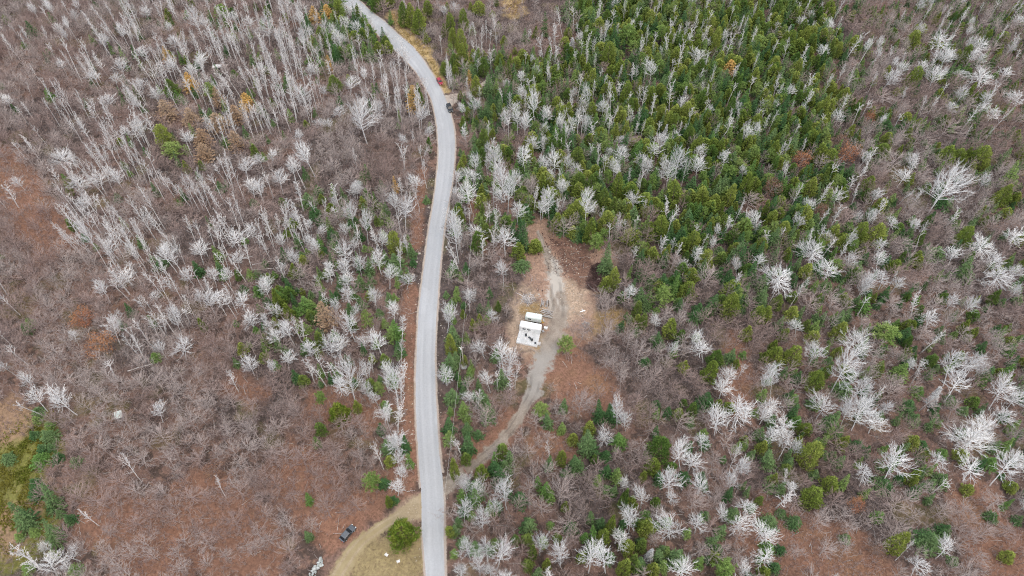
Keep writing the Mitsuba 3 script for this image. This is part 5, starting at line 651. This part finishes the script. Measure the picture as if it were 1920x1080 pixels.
# ------------------------------------------------------------------ the two trailers and the deck
ux = np.array([0.977, -0.213]); vx = np.array([0.213, 0.977]); yaw = math.degrees(math.atan2(ux[1], ux[0]))
def spot(c, z=0.0): return T().translate([c[0], c[1], z]) @ T().rotate([0, 0, 1], yaw)
def trailer(key, c, L, Wd, Hh, paint, label, win, round_=0.35):
    m = spot(c)
    r = round_; prof = []
    for cx_, cz, a0 in ((Wd / 2 - r, Hh - r, 0), (-(Wd / 2 - r), Hh - r, 90)):
        for t in np.linspace(0, 90, 6): prof.append((cx_ + r * math.cos(math.radians(a0 + t)), cz + r * math.sin(math.radians(a0 + t))))
    prof = [(Wd / 2, .62)] + prof + [(-Wd / 2, .62)]
    # the shell runs along x with rounded ends
    sec = np.array(prof); rows = []
    for x, s in ((-L / 2, .80), (-L / 2 + .08, .90), (-L / 2 + .25, .97), (-L / 2 + .5, 1), (L / 2 - .5, 1), (L / 2 - .25, .97), (L / 2 - .08, .90), (L / 2, .80)):
        q = sec.copy(); q[:, 0] *= 1 - (1 - s) * .45; q[:, 1] = .62 + (q[:, 1] - .62) * (1 - (1 - s) * .8); rows.append(np.stack([np.full(len(q), x), q[:, 0], q[:, 1]], 1))
    n = len(sec); v = np.vstack(rows); f = []
    for i in range(len(rows) - 1):
        for j in range(n): f.append([i * n + j, i * n + (j + 1) % n, (i + 1) * n + (j + 1) % n, (i + 1) * n + j])
    mb = MB().add(v, np.array(f))
    for i, o in ((0, 1), (len(rows) - 1, -1)):
        cc = rows[i].mean(0); vv = np.vstack([rows[i], cc]); mb.add(vv, np.array([[j, (j + 1) % n, n][::o] for j in range(n)]))
    put(f'{key}__body', mb.mesh(), paint, smooth=35, m=m)
    seam = MB()
    for y in (-.42, .42): seam.box((0, y, Hh + .008), (L - 1.1, .05, .02))
    seam.box((0, 0, Hh + .012), (.05, Wd - 2 * r, .02))
    put(f'{key}__roof_seam', seam.mesh(), 'roof_white', m=m)
    for i, (x, y) in enumerate(((-L * .22, .1), (L * .2, -.15))):
        put(f'{key}__roof_vent' + (f'_{i:03d}' if i else ''), MB().box((x, y, Hh + .07), (.42, .42, .12), taper=.8).mesh(), 'white_paint', m=m)
    for i, (x0, x1) in enumerate(win):
        put(f'{key}__window' + (f'_{i:03d}' if i else ''), MB().box(((x0 + x1) / 2, -Wd / 2 - .012, 1.62), (x1 - x0, .035, .55)).mesh(), 'dark_glass', m=m)
    put(f'{key}__door', MB().box((L * .26, -Wd / 2 - .015, 1.45), (.66, .04, 1.6)).mesh(), 'white_paint', m=m)
    put(f'{key}__door__handle', MB().box((L * .26 - .25, -Wd / 2 - .05, 1.4), (.08, .05, .12)).mesh(), 'dark_plastic', m=m)
    put(f'{key}__chassis', MB().box((0, 0, .5), (L - .2, Wd * .7, .18)).mesh(), 'dark_plastic', m=m)
    put(f'{key}__hitch', MB().tubes([[L / 2 - .2, -.5, .5, L / 2 + 1.1, 0, .5, .06, .05], [L / 2 - .2, .5, .5, L / 2 + 1.1, 0, .5, .06, .05]], 6).box((L / 2 + .55, 0, .72), (.35, .5, .4)).mesh(), 'galvanised', m=m)
    k_ = 0
    for s in (-1, 1):
        for x in (-.42, .42):
            k = f'{key}__wheel' + (f'_{k_:03d}' if k_ else ''); k_ += 1
            put(k, lathe([(0.0, .09), (.2, .1), (.31, .1), (.34, .05), (.34, -.06), (.3, -.1)], 18), 'tyre_rubber', smooth=30, m=m @ T().translate([x, s * (Wd / 2 - .1), .34]) @ T().rotate([1, 0, 0], -90.0 * s))
    tag(key, label, 'trailer', 'trailers at the clearing')
C2, C1 = (5.75, 119.8), (6.75, 123.6)
trailer('travel_trailer', C2, 6.6, 2.3, 2.75, 'white_paint', 'larger white travel trailer whose long side meets the pale deck', [(-2.3, -1.3), (-.8, .2)])
trailer('camper_trailer', C1, 5.0, 2.1, 2.55, 'mint_paint', 'smaller pale mint camper trailer standing behind the white one', [(-1.6, -.6)], 0.45)
md = spot((5.75 - vx[0] * 3.45, 119.8 - vx[1] * 3.45))
dk, planks = MB(), MB()
for i in range(31): planks.box((-3.04 + i * .2025, 0, .60), (.19, 4.5, .045))
put('deck__deck_board', planks.mesh(), 'deck_paint', m=md); tag('deck__deck_board', 'grey painted boards', kind='stuff')
fr = MB(); fr.box((0, -2.26, .30), (6.3, .05, .58)); fr.box((-3.17, 0, .30), (.05, 4.5, .58)); fr.box((3.17, 0, .30), (.05, 4.5, .58))
put('deck__skirt', fr.mesh(), 'white_paint', m=md)
n = 0
for x in (-3.1, -1.55, 0, 1.55, 3.1):
    put('deck__post' + (f'_{n:03d}' if n else ''), MB().box((x, -2.18, .28), (.12, .10, .56)).mesh(), 'weathered_wood', m=md); n += 1
put('deck__step', MB().box((3.55, -.9, .32), (.7, 1.2, .06)).box((3.8, -.9, .16), (.5, 1.2, .06)).box((3.22, -.9, .16), (.06, 1.2, .3)).box((3.9, -.4, .08), (.06, .06, .16)).box((3.9, -1.4, .08), (.06, .06, .16)).mesh(), 'weathered_wood', m=md)
tag('deck', 'pale grey deck with a white skirt along the white trailer', 'deck')
def chair(key, x, y, rz, label):
    m = md @ T().translate([x, y, .625]) @ T().rotate([0, 0, 1], rz)
    put(f'{key}__seat', MB().box((0, 0, .42), (.56, .54, .05)).mesh(), 'dark_plastic', m=m)
    put(f'{key}__backrest', MB().box((0, .28, .72), (.56, .05, .6)).mesh(), 'dark_plastic', m=m)
    for i, (a, b) in enumerate(((-.25, -.24), (.25, -.24), (-.25, .24), (.25, .24))): put(f'{key}__leg' + (f'_{i:03d}' if i else ''), MB().box((a, b, .2), (.05, .05, .4)).mesh(), 'dark_plastic', m=m)
    tag(key, label, 'chair', 'dark chairs on the deck')
chair('deck_chair', -.75, .55, 20, 'dark chair on the deck, the one below the trailer windows')
chair('deck_chair_001', 1.25, -.75, -60, 'dark chair on the deck beside the long low lounger')
m = md @ T().translate([2.55, -1.75, .625])
put('barbecue__bowl', lathe([(.02, .55), (.2, .58), (.31, .75), (.32, .85), (.24, 1.0), (.06, 1.08), (0, 1.08)], 16), 'dark_plastic', smooth=40, m=m)
for i in range(3): put('barbecue__leg' + (f'_{i:03d}' if i else ''), MB().tubes([[.12 * math.cos(i * 2.09), .12 * math.sin(i * 2.09), .62, .32 * math.cos(i * 2.09), .32 * math.sin(i * 2.09), 0, .02, .02]], 6).mesh(), 'dark_plastic', m=m)
tag('barbecue', 'black kettle barbecue at the outer deck corner', 'barbecue')
m = md @ T().translate([.55, .0, .625]) @ T().rotate([0, 0, 1], -35)
put('lounger__seat', MB().box((0, 0, .3), (1.2, .55, .06)).mesh(), 'dark_plastic', m=m)
v, f = MB().box((0, 0, 0), (.7, .55, .05)).mesh(); ca = math.radians(40); v = v @ np.array([[math.cos(ca), 0, math.sin(ca)], [0, 1, 0], [-math.sin(ca), 0, math.cos(ca)]]) + [.82, 0, .53]
put('lounger__backrest', (v, f), 'dark_plastic', m=m)
for i, (a, b) in enumerate(((-.5, -.2), (-.5, .2), (.45, -.2), (.45, .2))): put('lounger__leg' + (f'_{i:03d}' if i else ''), MB().box((a, b, .14), (.05, .05, .28)).mesh(), 'dark_plastic', m=m)
tag('lounger', 'long low dark lounger lying across the middle of the deck', 'lounger')
m = spot((9.5, 122.9))
put('plastic_tub', lathe([(0, .02), (.34, .02), (.42, .5), (.45, .52), (.42, .53), (.36, .12), (0, .1)], 18), 'yellow_plastic', smooth=35, m=m); tag('plastic_tub', 'round yellow tub beside the mint camper', 'tub')
put('gas_bottle', lathe([(0, 0), (.16, .02), (.17, .5), (.1, .64), (.05, .66), (.05, .76), (0, .76)], 14), 'ceramic', smooth=35, m=spot((9.6, 119.3))); tag('gas_bottle', 'white gas bottle at the end of the white trailer', 'gas bottle')
put('storage_box__bin', MB().box((0, 0, .3), (1.0, .6, .6), taper=1.04).mesh(), 'white_paint', m=spot((10.4, 120.4))); put('storage_box__lid', MB().box((0, 0, .64), (1.1, .7, .07)).mesh(), 'roof_white', m=spot((10.4, 120.4)))
tag('storage_box', 'white lidded box standing on the drive beside the white trailer', 'box')

# ------------------------------------------------------------------ wood lying about
def log(key, a, b, r, bsdf, label, cat='log', group=None, z=None, rng=np.random.default_rng(5)):
    za = float(height(np.array([a[0]]), np.array([a[1]]))[0]) + r * .8 if z is None else z; zb = float(height(np.array([b[0]]), np.array([b[1]]))[0]) + r * .8 if z is None else z
    p = np.linspace([a[0], a[1], za], [b[0], b[1], zb], 6); p[1:-1] += rng.normal(size=(4, 3)) * [.08, .08, .02]
    mb = MB().tubes(segs_of(p, r, r * .6), 8)
    for q, rr in ((p[0], r), (p[-1], r * .6)):
        d = (p[-1] - p[0]) / np.linalg.norm(p[-1] - p[0]); s = -1 if q is p[0] else 1; mb.tubes([np.concatenate([q, q + d * .02 * s, [rr, .0]])], 8)
    put(key, mb.mesh(), bsdf, smooth=40); tag(key, label, cat, group)
log('fallen_log', (-110.7, 103.5), (-104.4, 106.0), .14, 'birch_bark', 'pale fallen trunk lying alone in the bare wood beyond the pale hut', group='fallen logs')
log('fallen_log_001', (-84.8, 144.2), (-77.6, 146.4), .15, 'birch_bark', 'upper of two white fallen trunks lying side by side', group='fallen logs')
log('fallen_log_002', (-84.2, 142.1), (-77.4, 143.0), .13, 'birch_bark', 'lower of two white fallen trunks lying side by side', group='fallen logs')
log('fallen_log_003', (98.6, 197.0), (106.5, 200.5), .15, 'aspen_bark', 'white fallen trunk beside the great white-crowned aspen', group='fallen logs')
log('fallen_log_004', (-14.3, 143.5), (-10.8, 146.8), .09, 'aspen_bark', 'thin pale fallen stem on the slope below the road', group='fallen logs')
log('fallen_log_005', (1.2, 134.0), (4.6, 132.2), .12, 'aspen_bark', 'crooked pale log leading into the scrap heap above the mint camper', group='fallen logs')
r5 = np.random.default_rng(77)
def heap_poles(key, c, ang, n, ln, label):
    for i in range(n):
        a = math.radians(ang + r5.normal() * 7); o = np.array([-math.sin(a), math.cos(a)]) * (i - n / 2) * .24 + r5.normal(size=2) * .12; l = ln * r5.uniform(.7, 1.15) / 2
        d = np.array([math.cos(a), math.sin(a)]); p0, p1 = np.array(c) + o - d * l, np.array(c) + o + d * l; z = .10 + .13 * (i % 3) + r5.uniform(0, .05)
        k = f'{key}__pole' + (f'_{i:03d}' if i else '')
        put(k, MB().tubes([[*p0, z, *p1, z + r5.uniform(-.05, .05), .095, .075]], 7).tubes([[*p0, z, *(p0 - d * .01), z, .095, 0], [*p1, z, *(p1 + d * .01), z, .075, 0]], 7).mesh(), ('weathered_wood', 'dark_bark', 'snag_bark', 'weathered_wood')[i % 4], smooth=40)
    tag(key, label, 'wood pile')
heap_poles('pole_stack', (10.6, 126.0), -14, 12, 3.6, 'stack of long grey poles lying beside the mint camper')
heap_poles('plank_stack', (10.3, 130.0), 82, 11, 2.7, 'bundle of grey boards and poles lying higher up the driveway edge')
def tangle(mb, c, rad, n, top, rng, r=(.03, .07), ln=(.8, 2.2)):
    sg = []
    for _ in range(n):
        q = rng.uniform(0, 1) ** .5 * rad; a = rng.uniform(0, 6.28); z = top * (1 - (q / rad) ** 1.5) * rng.uniform(.05, 1) + .05
        d = np.array([rng.normal(), rng.normal(), rng.normal() * .25]); d /= np.linalg.norm(d); p = np.array([c[0] + q * math.cos(a), c[1] + q * math.sin(a), z]); l = rng.uniform(*ln) / 2
        p0, p1 = p - d * l, p + d * l; p0[2], p1[2] = max(p0[2], .02), max(p1[2], .02); rr = rng.uniform(*r); sg.append([*p0, *p1, rr, rr * .5])
    return mb.tubes(sg, 4)
mb = MB(); r6 = np.random.default_rng(78)
tangle(mb, (28.6, 143.6), 3.4, 420, 1.0, r6); tangle(mb, (27.0, 138.2), 3.4, 460, .9, r6); tangle(mb, (29.5, 140.5), 2.6, 200, .8, r6)
put('brush_heap', mb.mesh(), 'heap_wood'); tag('brush_heap', 'dark heap of cut branches at the edge of the dirt clearing', kind='stuff')
mb = tangle(MB(), (5.0, 131.8), 2.2, 80, .7, r6, (.05, .12), (.6, 2.6)); put('scrap_heap', mb.mesh(), 'weathered_wood'); tag('scrap_heap', 'loose pale boards and scrap lying above the mint camper', kind='stuff')
mb = tangle(MB(), (22.6, 122.0), 1.0, 36, 1.0, r6, (.03, .06), (.8, 1.8)); put('root_snag', mb.mesh(), 'snag_bark'); tag('root_snag', 'grey uprooted stump with bare roots at the clearing edge', 'stump')
put('loose_board', MB().box((0, 0, .06), (1.6, .3, .05), .3).box((.35, .3, .10), (1.1, .22, .04), -.4).mesh(), 'ceramic', m=T().translate([22.0, 127.2, .02])); tag('loose_board', 'pale boards lying crossed on the tan gravel by the brush heap', 'board')

# sticks lying in the leaf litter
r9 = np.random.default_rng(91); sx = np.stack([r9.uniform(-200, 200, 5200), r9.uniform(40, 250, 5200)], 1)
sx = sx[(np.abs(sx[:, 0]) < 122 + .52 * (sx[:, 1] - 45)) & (shapely.distance(shapely.points(sx), road_line) > 5) & (shapely.distance(shapely.points(sx), lane_lines[0]) > 5) & (shapely.distance(shapely.points(sx), lane_lines[1]) > 4) & (np.hypot(sx[:, 0] + 29, sx[:, 1] - 51) > 11) & (np.hypot(sx[:, 0] + 126, sx[:, 1] - 68) > 17)]
za = height(sx[:, 0], sx[:, 1]); az = r9.uniform(0, 6.28, len(sx)); ln_ = r9.uniform(.8, 3.4, len(sx)); rr_ = r9.uniform(.03, .075, len(sx))
q = np.stack([sx[:, 0], sx[:, 1], za + .06, sx[:, 0] + ln_ * np.cos(az), sx[:, 1] + ln_ * np.sin(az), za + r9.uniform(.05, .3, len(sx)), rr_, rr_ * .4], 1)
put('fallen_sticks', MB().tubes(q, 4).mesh(), 'weathered_wood'); tag('fallen_sticks', 'pale broken sticks lying all over the leaf litter', kind='stuff')
# clods, stones and chips of the clearing, stones of the verges
def stones(mb, rng, xy, size):
    base = trimesh.creation.icosphere(0); v0, f0 = np.array(base.vertices), np.array(base.faces)
    z = height(xy[:, 0], xy[:, 1])
    for (x, y), zz in zip(xy, z):
        s = rng.uniform(*size); v = v0 * s * rng.uniform(.6, 1.2, 3) * (1 + rng.normal(size=(len(v0), 1)) * .16); mb.add(v @ trimesh.transformations.random_rotation_matrix(rng.uniform(0, 1, 3))[:3, :3] + [x, y, zz + s * .25], f0)
    return mb
r7 = np.random.default_rng(81)
cl = np.vstack([r7.normal(size=(420, 2)) * [4.2, 6.5] + [19, 148], r7.normal(size=(120, 2)) * [4, 3] + [14, 156]])
rb = np.vstack([cl[:200], r7.normal(size=(60, 2)) * [3.2, 4.5] + [5.5, 128], r7.normal(size=(70, 2)) * [2.5, 5] + [20, 130]]); put('rubble', stones(MB(), r7, rb, (.06, .21)).mesh(), 'stone'); tag('rubble', 'pale stones strewn over the dirt clearing', kind='stuff')
mb = stones(MB(), r7, cl[400:], (.06, .26)); tangle(mb, (19.0, 149), 8.5, 520, .35, r7, (.02, .045), (.5, 1.6)); put('forest_debris', mb.mesh(), 'heap_wood'); tag('forest_debris', 'dark clods and broken sticks over the dirt clearing', kind='stuff')
vg = []
for t in r7.uniform(0, 1, 520):
    i = int(t * (len(mid) - 1)); s = 1 if r7.uniform() < .42 else -1; vg.append(mid[i] + side[i] * s * (half[i] + abs(r7.normal()) * 1.3 + .5))
put('roadside_stones', stones(MB(), r7, np.array(vg), (.05, .20)).mesh(), 'stone'); tag('roadside_stones', 'small pale stones scattered along the road verges', kind='stuff')
for i, (x, y, s, lab) in enumerate(((-30.9, 150.2, .55, 'large pale rock on the upper road verge'), (-31.4, 146.4, .45, 'pale rock just below the large one on the verge'), (-32.2, 141.2, .5, 'whitish rock low on the leafy verge, third down the slope'),
                                   (-29.6, 172.0, .4, 'small tan rock high on the verge before the bend'), (-15.3, 73.2, .5, 'round pale rock under the cedar at the driveway mouth'), (8.5, 133.6, .4, 'white rock beside the sandy lane above the plank bundle'),
                                   (12.4, 151.5, .4, 'tan rock at the driveway head'), (27.9, 140.0, .55, 'pale rock at the edge of the dark brush heap'))):
    key = 'rock' + (f'_{i:03d}' if i else ''); b = trimesh.creation.icosphere(2); v = np.array(b.vertices); v = v * (1 + .35 * (meshkit.noise(v * 1.7 + i * 5, 2)[:, None] - .5)) * [s, s * .8, s * .6]
    put(key, (v, np.array(b.faces)), 'stone', smooth=30, m=T().translate([x, y, float(height(np.array([x]), np.array([y]))[0]) + s * .25])); tag(key, lab, 'rock', 'rocks by the road and clearing')
mb, r8 = MB(), np.random.default_rng(83)
base = trimesh.creation.icosphere(1)
n = 0
for _ in range(46):
    t = r8.uniform(0, 1); p = np.array([-47.3, 46.9]) * (1 - t) + np.array([-44.8, 51.6]) * t + r8.normal(size=2) * [.45, .35]; s = r8.uniform(.16, .5)
    v = np.array(base.vertices) * s * r8.uniform(.6, 1.2, 3); v = v * (1 + .3 * (meshkit.noise(v * 3 + n, 1)[:, None] - .5))
    put('stone_pile__stone' + (f'_{n:03d}' if n else ''), (v + [p[0], p[1], r8.uniform(.1, .55)], np.array(base.faces)), 'grey_stone', smooth=25); n += 1
tag('stone_pile', 'long pile of grey-green stones beside the dirt track', 'stone pile')

# ------------------------------------------------------------------ utility pole with wires, gate, hut, garden things
px, py = -13.9, 106.9; m = T().translate([px, py, 0.0])
PH = 9.6
put('utility_pole__shaft', MB().tubes([[0, 0, -.5, -.05, .1, PH, .17, .11], [-.05, .1, PH, -.05, .1, PH + .01, .11, 0]], 10).mesh(), 'pole_wood', smooth=40, m=m)
put('utility_pole__crossarm', MB().box((-.2, 0.05, PH - .35), (1.3, .11, .13)).mesh(), 'pole_wood', m=m)
for i, (x, z) in enumerate(((-.75, PH - .2), (.33, PH - .2), (-.05, PH + .1))):
    put('utility_pole__insulator' + (f'_{i:03d}' if i else ''), lathe([(.0, -.08), (.09, -.08), (.10, .0), (.05, .04), (.09, .1), (.03, .2), (0, .2)], 10), 'ceramic', smooth=40, m=m @ T().translate([x, .06, z]))
put('utility_pole__transformer', lathe([(0, 0), (.2, 0), (.21, .05), (.21, .75), (.16, .84), (0, .86)], 14), 'ceramic', smooth=35, m=m @ T().translate([-.36, .05, PH - 1.25]))
tag('utility_pole', 'slim wooden utility pole carrying two wires along the road', 'utility pole')
put('culvert_ring__ring', lathe([(.98, 0), (1.02, .45), (.88, .45), (.86, .1)], 24), 'galvanised', smooth=35, m=T().translate([px + .12, py - .45, -.02]))
put('culvert_ring__fill', lathe([(.87, .30), (.4, .36), (0, .34)], 20), 'grey_stone', smooth=40, m=T().translate([px + .12, py - .45, -.02]))
tag('culvert_ring', 'round grey metal ring filled with stones around the utility pole foot', 'planter ring')
def wire(key, a, b, sag, label):
    t = np.linspace(0, 1, 26)[:, None]; p = np.array(a) * (1 - t) + np.array(b) * t; p[:, 2] -= 4 * sag * (t * (1 - t))[:, 0]
    put(key, MB().tubes(segs_of(p, .028, .028), 4).mesh(), 'wire_metal'); tag(key, label, 'wire', 'power wires')
wire('power_wire', (px - .05, py + .1, PH + .15), (-13.0, 160.0, 9.5), 1.0, 'thin power wire running from the utility pole up the slope')
wire('power_wire_001', (px - .05, py + .1, PH + .15), (-15.9, 62.0, 9.0), 1.0, 'thin power wire running from the utility pole down towards the driveway')
gp = [(-12.05, 74.55), (-10.5, 72.2)]
for i, (x, y) in enumerate(gp): put('driveway_gate__post' + (f'_{i:03d}' if i else ''), MB().tubes([[x, y, -.2, x, y, 1.25, .07, .07], [x, y, 1.25, x, y, 1.27, .07, 0]], 8).mesh(), 'red_pipe', smooth=40)
for i, z in enumerate((.55, 1.05)): put('driveway_gate__rail' + (f'_{i:03d}' if i else ''), MB().tubes([[*gp[0], z, *gp[1], z, .045, .045]], 8).mesh(), 'red_pipe', smooth=40)
tag('driveway_gate', 'low rusty red pipe gate across the driveway mouth', 'gate')
m = T().translate([-107.0, 88.4, float(height(np.array([-107.0]), np.array([88.4]))[0])]) @ T().rotate([0, 0, 1], 24)
put('forest_hut__wall', MB().box((0, 0, .95), (1.5, 1.7, 1.9)).mesh(), 'weathered_wood', m=m)
v = np.array([[-.95, -1.1, 1.9], [.95, -1.1, 1.9], [.95, 1.1, 2.25], [-.95, 1.1, 2.25]]); v = np.vstack([v, v + [0, 0, .07]])
put('forest_hut__roof', (v, np.array([[0, 3, 2, 1], [4, 5, 6, 7], [0, 1, 5, 4], [1, 2, 6, 5], [2, 3, 7, 6], [3, 0, 4, 7]])), 'pale_hut', m=m)
put('forest_hut__door', MB().box((.1, -.87, .85), (.7, .05, 1.6)).mesh(), 'dark_plastic', m=m)
put('forest_hut__ladder', MB().box((-.45, -1.1, .5), (.06, .06, 1.1)).box((-.75, -1.1, .5), (.06, .06, 1.1)).box((-.6, -1.1, .3), (.3, .05, .05)).box((-.6, -1.1, .7), (.3, .05, .05)).mesh(), 'weathered_wood', m=m)
tag('forest_hut', 'small pale-roofed hut alone in the bare brown wood', 'hut')
def bench(key, c, rz, label):
    m = T().translate([c[0], c[1], 0.0]) @ T().rotate([0, 0, 1], rz)
    put(f'{key}__seat', MB().box((0, 0, .42), (.62, .58, .05)).mesh(), 'ceramic', m=m); put(f'{key}__backrest', MB().box((0, .3, .78), (.62, .06, .75)).mesh(), 'ceramic', m=m)
    for i, s in enumerate((-.33, .33)): put(f'{key}__arm' + (f'_{i:03d}' if i else ''), MB().box((s, 0, .62), (.13, .7, .04)).mesh(), 'ceramic', m=m)
    for i, (a, b) in enumerate(((-.3, -.26), (.3, -.26), (-.3, .26), (.3, .26))): put(f'{key}__leg' + (f'_{i:03d}' if i else ''), MB().box((a, b, .2), (.07, .07, .4)).mesh(), 'ceramic', m=m)
    tag(key, label, 'chair', 'white lawn chairs')
bench('lawn_chair', (-29.6, 52.6), 150, 'white lawn chair at the edge of the round juniper nearer the dirt track')
bench('lawn_chair_001', (-26.6, 51.1), 205, 'white lawn chair below the round juniper nearer the road')
m = T().translate([-126.1, 253.0, float(height(np.array([-126.1]), np.array([253.0]))[0])]) @ T().rotate([0, 0, 1], 12)
put('white_shed__wall', MB().box((0, 0, 1.1), (3.2, 2.0, 2.2)).mesh(), 'white_paint', m=m)
v, f = prism([(-1.8, 2.15), (1.8, 2.15), (1.8, 2.3), (0, 2.32), (-1.8, 2.3)], -1.2, 1.2); v[(np.abs(v[:, 1]) < 9), 2] += .5 * (1 - np.abs(v[:, 1]) / 1.2); put('white_shed__roof', (v, f), 'roof_white', m=m)
put('white_shed__door', MB().box((.8, -1.02, .95), (.9, .05, 1.9)).mesh(), 'dark_plastic', m=m); put('white_shed__window', MB().box((-.9, -1.02, 1.35), (.8, .05, .7)).mesh(), 'dark_glass', m=m)
tag('white_shed', 'white shed roof showing among the slanting white birches', 'shed')

# ------------------------------------------------------------------ grass, scrub and fern of the open places
def tufts(key, spots, n, bsdf, label, ln=(.4, .9), spread=None, seed=1):
    rng = np.random.default_rng(seed); P = []
    for x0, y0, x1, y1, r in spots:
        k = int(n * r * (2 * r + math.hypot(x1 - x0, y1 - y0)))
        t = rng.uniform(0, 1, (k, 1)); a = rng.uniform(0, 6.28, (k, 1)); q = r * rng.uniform(0, 1, (k, 1)) ** .5 * (.5 + .9 * rng.uniform(0, 1, (k, 1)))
        P.append(np.array([[x0, y0]]) * (1 - t) + np.array([[x1, y1]]) * t + q * np.hstack([np.cos(a), np.sin(a)]))
    P = np.vstack(P); P = P[meshkit.fbm(np.stack([P[:, 0] * .5, P[:, 1] * .5, P[:, 0] * 0], -1), 3, seed) > .42]
    P = P[(shapely.distance(shapely.points(P), road_line) > 3.9) & (shapely.distance(shapely.points(P), lane_lines[2]) > 3.2) & (shapely.distance(shapely.points(P), lane_lines[1]) > 2.2)]; z = height(P[:, 0], P[:, 1])
    P3 = np.hstack([P, z[:, None]]); d = rng.normal(size=P3.shape) * .5 + [0, 0, .9]; l = rng.uniform(*ln, len(P3))
    put(key, MB().leaves(P3, d, l, l * .35, rng).mesh(), bsdf); tag(key, label, kind='stuff')
zs_ = lambda *k: [z[1:] for z in ZONES if z[0] in k]
tufts('dry_grass', zs_('straw'), 16, 'straw_blades', 'straw-coloured dry grass along the upper verge and clearings', seed=3)
tufts('low_scrub', zs_('meadow'), 30, 'olive_scrub', 'low olive juniper scrub over the open meadow', (.35, .8), seed=4)
tufts('lawn_grass', zs_('lawn'), 12, 'faded_blades', 'thin faded grass of the lawn', (.12, .3), seed=5)
